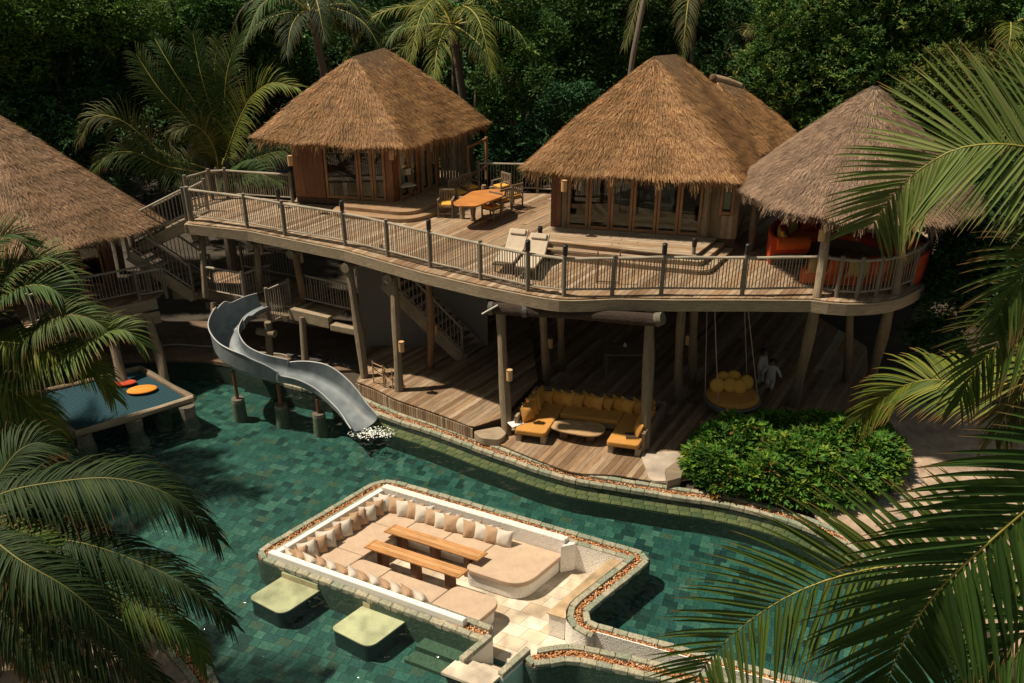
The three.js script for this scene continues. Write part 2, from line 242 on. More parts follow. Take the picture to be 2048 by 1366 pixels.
// the shallow stone ledge along the terrace, just under the water
{
  const ms = [], cs = [], qn = new THREE.Quaternion(); let n = 0; const g = RB(0.27, 0.05, 0.165, 0.01, 1);
  for (let k = 0; k < 2; k++) { const l = resample(offset(shoreE, 0.09 + k * 0.172, false), 0.278, false); for (let i = 0; i + 1 < l.length; i++) { const a = l[i], b = l[i + 1], turn = Math.atan2(-(b.z - a.z), b.x - a.x), c = lerp(a, b, k ? 0.5 : 1).setY(-0.615); if (n++ < 300) { const m = part(shoreCurb, 'ledge_stone', g, wallTile[Math.floor(R() * 3)], c); m.rotation.y = turn; } } }
}
sandArea('sand_bank', [...offset(shoreL, -0.42, false), V(-20, 0, -14), V(-20, 0, -2), V(-2, 0, -2)], -0.37);
sandArea('sand_path', [p(1700, 1085, -0.36), p(1640, 1040, -0.36), p(1560, 960, -0.36), p(1640, 850, -0.36), p(1760, 800, -0.36), p(2200, 820, -0.36), p(2400, 1100, -0.36), p(2300, 1450, -0.36), p(2130, 1450, -0.36), p(1980, 1250, -0.36), p(1860, 1140, -0.36)], -0.37);
sandArea('stone_terrace', [...shore.slice(8, 35).map((a) => a.clone().add(V(0, 0, -0.02))), V(-4.3, 0, -23.5), V(-4.3, 0, -27), V(-14, 0, -27)], -0.3, std(C(.2, .13, .08), { map: sandT, bumpMap: stoneBump, bumpScale: 0.01 }));

// ---------- sunken lounge ----------
const island = thing('sunken_lounge', 'sunken seating island in the pool with white walls inside a pebble gutter', 'sunken lounge', I(3.2, 2, -1.1));
part(island, 'outer_wall', ribbon([...islandPts, islandPts[0]], BED - 0.1, -0.4), std(C(.1, .13, .1), { map: stoneT, bumpMap: stoneBump, bumpScale: 0.02 }));
const nA3 = ring1.length - 2, ring1a = ring1.slice(0, nA3 + 1), ring1b = ring1.slice(nA3); // lounge part with two stone rows, walkway part with one
gutter(island, ring1a, 1, -0.34, { dens: 1.2 }); gutter(island, ring1b, 1, -0.34, { dens: 1.2, inner: false, peb: 0.12 }); gutter(island, ring2, 1, -0.34, { dens: 1.2 });
{
  const in1 = [...offset(ring1a, 0.437, false), ...offset(ring1b, 0.26, false)], in2 = offset(ring2, 0.42, false), FL = -1.05;
  part(island, 'plaster_wall', merge([ribbon(in1, FL - 0.1, -0.335, 1), ribbon(in2, FL - 0.1, -0.36, 1)]), plasterM);
  part(island, 'wall_top', flat(offset(ring1b, 0.235, false), offset(ring1b, 0.262, false), -0.335), plasterM);
  part(island, 'bed', slab([...in1, ...in2, I(6.6, 4.9, 0), I(5.9, 4.9, 0)], BED + 0.01, FL - 0.035), limeM[2]);
  // limestone floor tiles
  for (let i = 0; i < 15; i++) for (let j = 0; j < 10; j++) { const a = 1.7 + i * 0.46 + (j % 2) * 0.23, b = 0.45 + j * 0.36; if (a > 8.6 || !inPoly(I(a + 0.22, b + 0.18, 0).x, I(a + 0.22, b + 0.18, 0).z, [...in1, ...in2])) continue; part(island, 'floor_tile', slab(IP([[a, b], [a + 0.453, b], [a + 0.453, b + 0.353], [a, b + 0.353]], 0), FL - 0.03, FL + rr(-0.002, 0.002)), pick(limeM)); }
  // white bench backs
  const blk = (name, l, y0, y1, m, bev = 0.02) => part(island, name, slab(IP(l, 0), y0, y1, bev), m);
  blk('bench_back', [[0.5, 0.42], [5.28, 0.42], [5.28, 0.6], [0.5, 0.6]], -1.04, -0.19, plasterM, 0.03);
  part(island, 'buttress', slab(IP([[5.28, 0.44], [5.46, 0.44], [5.46, 0.5], [5.28, 0.72]], 0), -1.04, -0.3, 0.01), plasterM);
  blk('bench_back', [[0.44, 3.66], [5.26, 3.7], [5.26, 3.83], [0.44, 3.8]], -1.04, -0.19, whiteM, 0.03);
  blk('bench_back', [[0.43, 0.5], [0.56, 0.5], [0.56, 3.75], [0.43, 3.75]], -1.04, -0.27, whiteM, 0.02);
  blk('plinth', [...roundPath(IP([[0.57, 0.61], [5.24, 0.61], [5.24, 1.98], [3.86, 1.98], [3.86, 1.42], [1.78, 1.42], [1.78, 2.76], [4.14, 2.76], [4.14, 2.6], [5.18, 2.6], [5.18, 3.64], [0.57, 3.64]]), [0, 0, 0.4, 0.15, 0.05, 0.2, 0.2, 0.05, 0.15, 0.35, 0, 0])].map((v) => { const d = v.clone().sub(A1), det = eA.x * eB.z - eB.x * eA.z; return [(d.x * eB.z - eB.x * d.z) / det, (eA.x * d.z - d.x * eA.z) / det]; }), -1.04, -0.71, plasterM, 0.02);
  blk('stone_bench', [[6.3, 0.45], [6.68, 0.45], [6.62, 2.62], [6.28, 2.62]], -1.04, -0.47, plasterM, 0.01);
  blk('bench_top', [[6.27, 0.44], [6.69, 0.44], [6.64, 2.65], [6.25, 2.65]], -0.468, -0.43, std(C(.6, .43, .25), { map: patchT, bumpMap: stoneBump, bumpScale: 0.004 }), 0.012);
  // steps up to the water's edge
  for (let k = 0; k < 4; k++) blk('step', [[5.96, 3.98 + k * 0.17], [6.6, 3.98 + k * 0.17], [6.6, 4.75], [5.96, 4.75]], FL + k * 0.165 - 0.2, FL + (k + 1) * 0.165 - 0.002 * k, limeM[k % 2], 0.008);
  blk('landing', [[5.74, 4.66], [6.68, 4.66], [6.68, 5.04], [5.74, 5.04]], -0.44, -0.36, limeM[1], 0.015);
  for (const [n, a0, a1] of [['step_wall', 5.8, 5.94], ['step_wall', 6.62, 6.74]]) blk(n, [[a0, 3.86], [a1, 3.86], [a1, 4.66], [a0, 4.66]], -1.3, -0.375, whiteM, 0.01);
  for (const a of [5.87, 6.68]) for (let k = 0; k < 3; k++) { const m = part(island, 'curb_stone', stoneGeo[k], curbM[k], I(a, 3.98 + k * 0.27, -0.33)); m.rotation.y = Math.atan2(-eB.z, eB.x); m.scale.x = 0.9; }
  // seats under the water along the near side
  for (const [a0, a1] of [[0.92, 1.9], [3.0, 4.02]]) { const ol = roundPath(IP([[a0, LB - 0.02], [a1, LB - 0.02], [a1, LB + 0.98], [a0, LB + 0.86]]), [0, 0, 0.22, 0.12]); part(island, 'seat_base', slab(ol, BED, -0.655), tileM[3]); part(island, 'underwater_seat', slab(offset(ol, -0.012), -0.652, -0.615, 0.006), paleTile); blk('seat_back', [[a0 + 0.02, LB - 0.02], [a1 - 0.02, LB - 0.02], [a1 - 0.02, LB + 0.05], [a0 + 0.02, LB + 0.05]], -0.613, -0.47, paleTile, 0.006); }
  for (let k = 0; k < 3; k++) blk('underwater_step', [[4.5, LB + 0.02], [5.78, LB + 0.02], [5.78, LB + 0.95 - k * 0.3], [4.5, LB + 0.95 - k * 0.3]], BED, -1.1 + k * 0.13, std(C(.085, .12, .085), { map: stoneT }), 0.01);
}
// mattress pads
const padY = -0.7, padT = -0.575;
function pad(label, l, r = 0.04) { return solo('seat_pad', label, 'seat pad', slab(roundPath(IP(l, 0), r), padY, padT, 0.022).translate(0, 0, 0), padM, O0, 'mattress pads of the sunken lounge'); }
pad('beige mattress pad in the far corner of the sunken lounge where two pillow rows meet', [[0.57, 0.61], [1.8, 0.61], [1.8, 1.45], [0.57, 1.45]]);
pad('beige mattress pad along the back wall just beyond the wooden tables', [[1.812, 0.61], [2.78, 0.61], [2.78, 1.45], [1.812, 1.45]]);
pad('beige mattress pad along the back wall next to the rounded end pad', [[2.792, 0.61], [3.82, 0.61], [3.82, 1.45], [2.792, 1.45]]);
pad('large rounded beige end pad below the last cream pillow of the back wall', [[3.832, 0.61], [5.28, 0.61], [5.28, 2.02], [3.832, 2.02]], [0, 0, 0.5, 0.25]);
pad('beige mattress pad in the middle of the pillow row nearest the slide', [[0.57, 1.462], [1.8, 1.462], [1.8, 2.6], [0.57, 2.6]], [0, 0, 0, 0]);
pad('beige mattress pad in the near corner above the first underwater seat', [[0.57, 2.612], [1.8, 2.612], [1.8, 3.66], [0.57, 3.66]]);
pad('narrow beige mattress pad along the near wall at the start of the front table', [[1.812, 2.7], [2.62, 2.7], [2.62, 3.67], [1.812, 3.67]], [0.15, 0, 0, 0]);
pad('beige mattress pad along the near wall in front of the front table', [[2.632, 2.76], [4.08, 2.76], [4.08, 3.68], [2.632, 3.68]]);
pad('rounded beige end pad of the near wall beside the steps', [[4.092, 2.55], [5.22, 2.55], [5.22, 3.69], [4.092, 3.69]], [0.2, 0.35, 0.1, 0]);
// pillows
function pillowGeo(w = 0.4, t = 0.15, seed = 1) {
  const r = rng(seed), n = 10, g = new THREE.BoxGeometry(w, w, t, n, n, 2), a = g.attributes.position, k = [r() * 6, r() * 6];
  for (let i = 0; i < a.count; i++) { let x = a.getX(i) / (w / 2), y = a.getY(i) / (w / 2), z = Math.sign(a.getZ(i)); const e = Math.max(0, 1 - x * x) ** 0.6 * Math.max(0, 1 - y * y) ** 0.6, zz = Math.abs(a.getZ(i)) < 1e-4 ? 0 : z * (t * e * (1 + 0.12 * Math.sin(x * 4 + k[0]) * Math.cos(y * 3 + k[1])) * 0.75 + 0.006);
    const pin = 1 - 0.07 * (1 - y * y) * Math.abs(x) ** 2, pin2 = 1 - 0.07 * (1 - x * x) * Math.abs(y) ** 2; a.setXYZ(i, x * w / 2 * pin, y * w / 2 * pin2 + (y > 0 ? -0.03 * (1 - x * x) : 0), zz); }
  g.computeVertexNormals(); return grainKeep(g);
}
function grainKeep(g) { const a = g.attributes.position, u = g.attributes.uv; for (let i = 0; i < a.count; i++) u.setXY(i, a.getX(i), a.getY(i)); return g; }
const pillowG = [1, 2, 3, 4].map((s) => pillowGeo(0.43, 0.13, s));
const nth = ['first', 'second', 'third', 'fourth', 'fifth', 'sixth', 'seventh', 'eighth', 'ninth', 'tenth', 'eleventh', 'twelfth', 'thirteenth', 'fourteenth', 'fifteenth', 'sixteenth'];
function leanPillow(label, at, face, mat, lean, group, name = 'pillow', sc = 1) { // at = middle of the lower edge, face = direction it faces
  const m = solo(name, label, 'pillow', pick(pillowG), mat, at, group); m.rotation.set(-lean, Math.atan2(face.x, face.z) + rr(-0.22, 0.22), rr(-0.09, 0.09), 'YXZ'); m.scale.setScalar(sc * rr(0.94, 1.06));
  m.position.add(V(0, 0.19 * sc * Math.cos(lean), 0)).addScaledVector(face.clone().normalize(), -0.19 * Math.sin(lean) * sc); return m;
}
const inward = eB.clone(), gP = 'pillows round the sunken lounge';
for (let i = 0; i < 13; i++) { const m = i % 2 ? tanM : creamM; leanPillow(`${i % 2 ? 'tan' : 'cream'} back wall pillow of the sunken lounge, ${i === 12 ? 'last before the bare wall' : nth[i] + ' from the far corner'}`, I(0.92 + i * 0.258, 0.94 + rr(-0.03, 0.03), padT), eB.clone().addScaledVector(eA, 0.5), m, 0.42, gP); }
for (let i = 0; i < 11; i++) { const m = [creamM, tanM, creamM, tanM, tanM, creamM, tanM, creamM, tanM, creamM, tanM][i]; leanPillow(`${m === tanM ? 'tan' : 'cream'} pillow of the row nearest the slide, ${nth[i]} from the far corner`, I(0.92 + rr(-0.02, 0.02), 1.0 + i * 0.245, padT), eA.clone().addScaledVector(eB, 0.8), m, 0.42, gP); }
for (let i = 0; i < 13; i++) { const m = i % 2 ? tanM : creamM; leanPillow(`${i % 2 ? 'tan' : 'cream'} pillow behind the near white wall, ${i === 12 ? 'last towards the steps' : nth[i] + ' from the underwater seat corner'}`, I(0.74 + i * 0.272, 3.36 + rr(-0.02, 0.02), padT), eB.clone().negate().addScaledVector(eA, 0.5), m, 0.5, gP, 'pillow', 0.98); }
// two long low tables
function lowTable(label, a0, a1, b0, b1) {
  const t = thing('low_table', label, 'table', I((a0 + a1) / 2, (b0 + b1) / 2, -1.05), 'long tables in the sunken lounge'), n = 3, Y = -0.4;
  for (let k = 0; k < n; k++) { const c0 = b0 + (b1 - b0) * k / n + 0.003, c1 = b0 + (b1 - b0) * (k + 1) / n - 0.003; const g = slab(IP([[a0 + 0.06, c0], [a1 - 0.06, c0], [a1 - 0.06, c1], [a0 + 0.06, c1]], 0), Y - 0.035, Y, 0.004), u = g.attributes.uv, ps = g.attributes.position; for (let i = 0; i < u.count; i++) { const v = V(ps.getX(i), 0, ps.getZ(i)).sub(A1); u.setXY(i, v.dot(eA) + k * 3, v.dot(V(-eA.z, 0, eA.x)) + a0 * 3); } part(t, 'board', g, paleWood[k]); }
  for (const a of [a0, a1 - 0.055]) part(t, 'end_board', slab(IP([[a, b0], [a + 0.055, b0], [a + 0.055, b1], [a, b1]], 0), Y - 0.035, Y + 0.002, 0.004), paleWood[2]);
  for (const f of [0.14, 0.5, 0.86]) part(t, 'leg', slab(IP([[a0 + (a1 - a0) * f - 0.07, b0 + 0.08], [a0 + (a1 - a0) * f + 0.07, b0 + 0.08], [a0 + (a1 - a0) * f + 0.07, b1 - 0.08], [a0 + (a1 - a0) * f - 0.07, b1 - 0.08]], 0), -1.05, Y - 0.035, 0.006), redWood[1]);
}
lowTable('long pale wooden table of the sunken lounge nearer the back wall pillows', 1.66, 4.06, 1.5, 1.84);
lowTable('long pale wooden table of the sunken lounge nearer the steps', 1.74, 4.12, 2.18, 2.52);
// ---------- decks ----------
function planks(par, poly, y, dir, w, gap, th, len, mats, most = 300, name = 'plank') {
  const d = dir.clone().setY(0).normalize(), s = V(-d.z, 0, d.x), out = [], uv = (v) => [v.dot(d), v.dot(s)], pl = poly.map(uv), lo = Math.min(...pl.map((a) => a[1])), hi = Math.max(...pl.map((a) => a[1]));
  const cuts = (c) => { const xs = []; for (let i = 0, j = pl.length - 1; i < pl.length; j = i++) { const a = pl[i], b = pl[j]; if (a[1] > c !== b[1] > c) xs.push(a[0] + (c - a[1]) / (b[1] - a[1]) * (b[0] - a[0])); } return xs.sort((a, b) => a - b); };
  for (let c = lo + w / 2; c < hi; c += w) {
    const m = cuts(c), e1 = cuts(c - (w - gap) / 2), e2 = cuts(c + (w - gap) / 2);
    for (let k = 0; k + 1 < m.length; k += 2) {
      const ok1 = e1.length === m.length, ok2 = e2.length === m.length, a1 = ok1 ? e1[k] : m[k], b1 = ok1 ? e1[k + 1] : m[k + 1], a2 = ok2 ? e2[k] : m[k], b2 = ok2 ? e2[k + 1] : m[k + 1], L = m[k + 1] - m[k]; if (L < 0.05) continue;
      const n = Math.max(1, Math.round(L / len)), stops = [0]; for (let i = 1; i < n; i++) stops.push((i + rr(-0.25, 0.25)) / n); stops.push(1);
      for (let i = 0; i < n; i++) { const g = i ? 0.002 : 0, t0 = stops[i] + g, t1 = stops[i + 1] - (i < n - 1 ? 0.002 : 0), mk = (t, a, b, v) => { const u = a + (b - a) * t; return d.clone().multiplyScalar(u).addScaledVector(s, v); };
        out.push({ L: L * (t1 - t0), q: [mk(t0, a1, b1, c - (w - gap) / 2), mk(t1, a1, b1, c - (w - gap) / 2), mk(t1, a2, b2, c + (w - gap) / 2), mk(t0, a2, b2, c + (w - gap) / 2)] }); }
    }
  }
  const geo = (o) => { const h = rr(-0.003, 0.003), off = [R() * 9, R() * 9], pos = [], u = [], ix = [], top = y + h, bot = y - th; const corner = o.q, face = (l) => { const k = pos.length / 3; l.forEach((v) => { pos.push(v[0], v[1], v[2]); const w2 = V(v[0], 0, v[2]); u.push(w2.dot(d) + off[0], w2.dot(s) + v[1] + off[1]); }); ix.push(k, k + 1, k + 2, k, k + 2, k + 3); };
    const T = corner.map((v) => [v.x, top, v.z]), Bm = corner.map((v) => [v.x, bot, v.z]); face(T); for (let i = 0; i < 4; i++) { const j = (i + 1) % 4; face([Bm[i], Bm[j], T[j], T[i]]); }
    const g = new THREE.BufferGeometry(); g.setAttribute('position', new THREE.Float32BufferAttribute(pos, 3)); g.setAttribute('uv', new THREE.Float32BufferAttribute(u, 2)); g.setIndex(ix); g.computeVertexNormals(); const N = g.toNonIndexed(); N.computeVertexNormals(); return N; };
  out.sort((a, b) => b.L - a.L);
  out.slice(0, most).forEach((o) => part(par, name, geo(o), pick(mats)));
  const rest = out.slice(most); if (rest.length) { const by = mats.map(() => []); rest.forEach((o) => by[Math.floor(R() * mats.length)].push(geo(o))); by.forEach((l, i) => { if (l.length) tag(part(par, name, mergeGeometries(l), mats[i]), null, null, null, 'stuff'); }); }
}
const DK = 3.9;                                                            // level of the upper deck
const deckEdge = [...P([[376, 446], [496, 459], [690, 498], [850, 543], [958, 568], [1055, 587]], DK), ...smooth(P([[1055, 587], [1090, 593], [1124, 597], [1160, 597], [1231, 594]], DK), 8).slice(1), ...P([[1350, 596], [1482, 596], [1622, 597]], DK), ...smooth(P([[1622, 597], [1670, 603], [1722, 604], [1784, 597], [1840, 572], [1868, 535]], DK), 12).slice(1)];
const deckPoly = [...deckEdge, V(12.5, DK, -25), V(12.5, DK, -31), V(1.4, DK, -31), p(1104, 386, DK), p(955, 386, DK), V(-2, DK, -31), V(-7.4, DK, -31), p(590, 402, DK), p(425, 388, DK), p(380, 396, DK)];
const plankDir = V(0.57, 0, -0.82);
const deck = thing('upper_deck', 'raised timber sun deck on tree trunk columns with the thatched huts on it', 'deck', V(0, DK, -24));
planks(deck, deckPoly, DK, plankDir, 0.152, 0.009, 0.03, 5.2, deckM);
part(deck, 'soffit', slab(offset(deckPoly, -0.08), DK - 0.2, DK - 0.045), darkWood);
function fascia(par, edge, y0, y1, t, name = 'fascia_board') { const o = offset(edge, -t, false); for (let i = 0; i + 1 < edge.length; i++) part(par, name, slab([edge[i], edge[i + 1], o[i + 1], o[i]].map((v, k) => v), y0, y1, 0.006), greyWood[2]); }
fascia(deck, deckEdge.slice().reverse(), DK - 0.34, DK - 0.035, 0.05);
part(deck, 'corner_block', RB(0.34, 0.3, 0.3, 0.03), greyWood[2], p(383, 446, DK).add(V(-0.05, -0.17, -0.1)));

// railings: posts, top and bottom rails, slender rods
const balGeo = rod(V(0, 0, 0), V(0, 0.72, 0), 0.014, 0.013, 5), railJit = () => rr(-0.012, 0.012);
function railing(name, label, feet, opt = {}) {
  const { h = 1.0, lantern = [], postR = 0.055, posts = true, step = 0.075, group, low = 0.17, most = 300, skip = [] } = opt, t = thing(name, label, 'railing', lerp(feet[0], feet[feet.length - 1], 0.5), group); let n = 0; const extra = [];
  feet.forEach((f, i) => { if (posts && !skip.includes(i)) { const big = opt.big?.includes(i); part(t, 'post', rod(f.clone().add(V(0, -0.1, 0)), f.clone().add(V(railJit(), h + 0.06, railJit())), big ? 0.09 : postR, big ? 0.08 : postR * 0.95, 10), postM);
    if (lantern.includes(i)) { const l = part(t, 'lantern', rod(f.clone().add(V(0, h + 0.06, 0)), f.clone().add(V(0, h + 0.3, 0)), 0.062, 0.062, 12), blackM); part(l, 'cap', rod(f.clone().add(V(0, h + 0.3, 0)), f.clone().add(V(0, h + 0.325, 0)), 0.07, 0.05, 12), blackM); } } });
  for (let i = 0; i + 1 < feet.length; i++) {
    const a = feet[i], b = feet[i + 1], L = a.distanceTo(b), u = V(0, h - 0.03, 0), l = V(0, low, 0);
    part(t, 'top_rail', rod(a.clone().add(u), b.clone().add(u), 0.038, 0.038, 8, 0.004), railM); part(t, 'bottom_rail', rod(a.clone().add(l), b.clone().add(l), 0.028, 0.028, 8, 0.004), railM);
    const k = Math.max(2, Math.round(L / step)); for (let j = 1; j < k; j++) { const c = lerp(a, b, j / k).add(V(0, low, 0)); c.addScaledVector(b.clone().sub(a).normalize(), railJit()); if (n++ < most) { const m = part(t, 'baluster', balGeo, balM, c); m.scale.y = (h - 0.05 - low) / 0.72; m.rotation.set(rr(-0.012, 0.012), 0, rr(-0.015, 0.015)); } else extra.push(new THREE.Matrix4().compose(c, new THREE.Quaternion(), V(1, (h - 0.05 - low) / 0.72, 1))); }
  }
  if (extra.length) pieces(t, 'baluster', balGeo, balM, extra);
  return t;
}
railing('deck_railing', 'long straight slender railing along the sunny deck edge from the stairs corner to the bend', P([[383, 441], [495, 456], [571, 471], [691, 492], [776, 513], [861, 535], [961, 559], [1055, 582]], DK), { lantern: [3, 5, 7], big: [0] });
railing('deck_railing', 'gently curving railing from the deck bend past the steps hut to the round pavilion', P([[1055, 582], [1128, 592], [1224, 591], [1322, 589], [1484, 590], [1632, 588]], DK), { lantern: [1, 3, 4], skip: [0, 5] });
railing('deck_railing', 'round railing round the pavilion with the orange sofa', P([[1632, 588], [1672, 594], [1712, 597], [1750, 594], [1787, 587], [1822, 572], [1850, 548]], DK), { step: 0.11, skip: [0] });
railing('deck_railing', 'dark back railing between the stairs and the first hut', P([[378, 412], [425, 398], [456, 396], [586, 405]], DK), { h: 0.95 });
railing('deck_railing', 'far railing behind the dining table between the two huts', P([[958, 384], [1075, 386], [1106, 388]], DK), { h: 1.0, step: 0.1 });

// ---------- lower floor ----------
const lowA = [...smooth(P([[713, 762], [752, 778], [787, 796], [820, 808], [855, 820], [900, 836], [945, 854]], 0), 14), p(1002, 836, 0), p(1075, 760, 0), V(0.6, 0, -26), V(0.6, 0, -29), V(-4.3, 0, -29), p(722, 748, 0)];
const FLOOR = -0.28;
const lowB = [p(948, 872, FLOOR), ...smooth(P([[990, 884], [1040, 905], [1090, 925], [1150, 945], [1230, 950], [1300, 961], [1330, 966]], FLOOR), 14), p(1400, 955, FLOOR), p(1480, 900, FLOOR), p(1740, 830, FLOOR), V(11.5, 0, -25), V(10, 0, -29), V(-1.2, 0, -29)];
const lower = thing('lower_deck', 'shaded timber terrace under the upper deck along the pool edge', 'deck', V(0, 0, -22));
planks(lower, lowA, 0, V(0.6, 0, -0.8), 0.15, 0.008, 0.03, 4.4, deckM, 120);
planks(lower, lowB, FLOOR, V(0.52, 0, -0.85), 0.15, 0.008, 0.03, 4.4, deckM, 180);
part(lower, 'subfloor', merge([slab(offset(lowA, -0.06), -0.3, -0.036), slab(offset(lowB, -0.06), -0.39, FLOOR - 0.036)]), darkWood);
{ const l = resample(smooth(P([[711, 765], [752, 781], [787, 799], [820, 811], [855, 823], [900, 839], [948, 857]], 0), 20), 0.085, false); for (let i = 0; i + 1 < l.length; i++) { const a = l[i], b = l[i + 1], m = part(lower, 'slat', i % 3 ? slatG(0) : slatG(1), pick(deckM), lerp(a, b, 0.5).setY(-0.2)); m.rotation.y = Math.atan2(-(b.z - a.z), b.x - a.x); } }
function slatG(k) { slatG.g ||= [B(0.07, 0.36, 0.025), B(0.074, 0.35, 0.03)]; return slatG.g[k]; }
solo('timber_step', 'small low wooden step box at the corner post by the pool', 'step', slab(roundPath(P([[945, 862], [1000, 852], [1014, 866], [1000, 879], [962, 876]], -0.12), 0.12), -0.34, -0.12, 0.02), greyWood[2]);
solo('timber_step', 'wooden step block at the edge of the green hedge', 'step', slab(P([[1330, 938], [1355, 920], [1372, 925], [1362, 955], [1335, 962]], -0.12), -0.36, -0.12, 0.012), greyWood[0]);
struct('paving', slab(roundPath(P([[1280, 905], [1360, 902], [1395, 915], [1345, 962], [1300, 962]], -0.25), 0.2), -0.36, -0.245, 0.015), std(C(.52, .44, .36), { map: patchT, bumpMap: stoneBump, bumpScale: 0.01 }));
// dark rear walls under the deck
const rear = thing('rear_wall', 'dark wall at the back of the shaded terrace under the deck', 'wall', V(2, 0, -29));
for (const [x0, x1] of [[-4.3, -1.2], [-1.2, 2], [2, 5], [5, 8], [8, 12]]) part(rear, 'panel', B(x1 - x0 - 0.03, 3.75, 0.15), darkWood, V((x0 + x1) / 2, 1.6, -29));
const inner = thing('plaster_wall', 'grey plaster wall behind the inner staircase under the deck', 'wall', V(-3, 0, -26));
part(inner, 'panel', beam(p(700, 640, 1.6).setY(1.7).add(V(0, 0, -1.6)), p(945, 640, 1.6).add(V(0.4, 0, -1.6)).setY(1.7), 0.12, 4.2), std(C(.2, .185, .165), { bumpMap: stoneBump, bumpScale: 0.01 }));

// columns: rough tree trunks, with beam ends at the top
function column(label, foot, top, r = 0.13, opt = {}) {
  const t = thing('trunk_column', label, 'column', foot, 'tree trunk columns under the upper deck');
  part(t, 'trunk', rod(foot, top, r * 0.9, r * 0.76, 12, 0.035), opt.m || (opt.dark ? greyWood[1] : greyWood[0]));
  if (opt.knob) { const d = V(-0.35, 0, 0.75); top = lerp(foot, top, 1 - 0.3 / top.distanceTo(foot)); part(t, 'beam_end', rod(top.clone().addScaledVector(d, -0.9).add(V(0, 0.03, 0)), top.clone().addScaledVector(d, 0.3).add(V(0, 0.03, 0)), 0.13, 0.14, 12), greyWood[0]); part(t, 'cleat', beam(top.clone().add(V(0.17, -0.32, -0.05)), top.clone().add(V(0.16, 0.0, -0.05)), 0.1, 0.08), greyWood[2]); }
  return t;
}
const WK = 1.45, TOP = DK - 0.3;                                          // level of the walkway, underside of the deck beams
const under = (px, py) => p(px, py, TOP);
column('trunk column at the stairs end of the walkway, topped by a round beam end', p(413, 594, WK), p(399, 452, TOP), 0.12, { knob: 1 });
column('trunk column behind the walkway railing, second from the stairs', p(521, 588, WK), p(508, 474, TOP), 0.12, { knob: 1 });
column('reddish trunk column above the slide entrance', p(606, 603, WK), p(588, 490, TOP), 0.13, { knob: 1, m: wood(C(.3, .19, .11)) });
column('full height trunk column beside the two bamboo racks', p(727, 753, 0), p(697, 512, TOP), 0.15, { knob: 1 });
column('gnarled trunk column standing on the sunlit terrace with a lamp halfway up', p(800, 780, 0), p(783, 533, TOP), 0.15, { knob: 1 });
column('trunk column at the corner of the mustard sofa nearest the small step box', p(1012, 868, FLOOR), p(1003, 583, TOP), 0.16);
column('trunk column in front of the mustard sofa beside the pale paving', p(1289, 896, FLOOR), p(1298, 604, TOP), 0.17);
column('leaning trunk column beside the children in white', p(1590, 812, FLOOR), p(1630, 603, TOP), 0.17);
column('leaning trunk column under the far end of the round pavilion', p(1742, 768, FLOOR), p(1778, 605, TOP), 0.17);
column('brown trunk column beside the inner staircase', p(862, 735, 0), p(856, 560, TOP), 0.12, { m: wood(C(.26, .14, .07)) });
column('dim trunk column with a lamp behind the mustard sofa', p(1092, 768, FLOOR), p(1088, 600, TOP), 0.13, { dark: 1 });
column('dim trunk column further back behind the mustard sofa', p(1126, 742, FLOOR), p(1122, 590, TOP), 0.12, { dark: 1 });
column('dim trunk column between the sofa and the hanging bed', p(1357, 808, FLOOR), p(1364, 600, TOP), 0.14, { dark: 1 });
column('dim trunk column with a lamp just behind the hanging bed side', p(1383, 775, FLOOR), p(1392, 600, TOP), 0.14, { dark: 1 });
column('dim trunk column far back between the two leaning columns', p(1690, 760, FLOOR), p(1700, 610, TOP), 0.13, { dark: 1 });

// ---------- walkway, stairs ----------
const walk = thing('walkway', 'narrow raised timber walkway leading to the slide under the upper deck', 'walkway', p(500, 600, WK));
const walkEdge = P([[345, 578], [410, 578], [494, 595], [505, 600]], WK), walkEdge2 = P([[585, 614], [664, 632]], WK), back = (l, k) => l.map((a) => a.clone().add(V(0.6 * k, 0, -0.95 * k)));
planks(walk, [...walkEdge, ...walkEdge2, ...back([...walkEdge, ...walkEdge2], 1.6).reverse()], WK, V(0.55, 0, -0.84), 0.15, 0.01, 0.03, 2.5, deckM, 90);
fascia(walk, walkEdge.slice().reverse(), WK - 0.33, WK - 0.03, 0.06); fascia(walk, walkEdge2.slice().reverse(), WK - 0.33, WK + 0.02, 0.2);
part(walk, 'log_beam', beam(p(664, 652, 1.15), p(722, 663, 1.15), 0.26, 0.24, 0.05), greyWood[2]); part(walk, 'log_end', rod(p(716, 662, 1.15), p(728, 664, 1.15), 0.14, 0.14, 12), greyWood[0]);
part(walk, 'joist', beam(p(415, 610, 1.1), p(650, 650, 1.1).add(V(0, 0, -0.1)), 0.2, 0.22), greyWood[1]);
for (const [a, b] of [[[536, 650], [542, 742]], [[605, 640], [612, 744]], [[428, 610], [434, 716]], [[465, 610], [470, 722]]]) part(walk, 'support_post', rod(p(b[0], b[1], -0.4), p(a[0], a[1], 1.2).setY(1.3), 0.11, 0.1, 10), greyWood[0]);
part(walk, 'cross_log', rod(q(515, 662, 23.6), q(550, 668, 23.4), 0.11, 0.12, 10), greyWood[0]);
railing('walkway_railing', 'walkway railing from the stairs to the slide entrance', P([[413, 588], [492, 604]], WK), { skip: [0], h: 0.98, step: 0.1 });
railing('walkway_railing', 'walkway railing beyond the slide entrance up to the full height column', P([[607, 606], [712, 630]], WK), { skip: [0, 1], h: 0.98, step: 0.1 });
railing('walkway_railing', 'short railing on the slide side of the entrance landing', [p(494, 604, WK), p(548, 585, WK)], { h: 0.98, step: 0.1, skip: [1] });
railing('walkway_railing', 'short railing hanging beside the slide top down to its own ledge', [p(541, 655, 0.95), p(585, 634, 0.95)], { h: 1.25, step: 0.09 });
railing('walkway_railing', 'dim rear railing at the back of the walkway', back(P([[440, 560], [560, 585]], WK), 0.9), { h: 0.98, step: 0.12 });
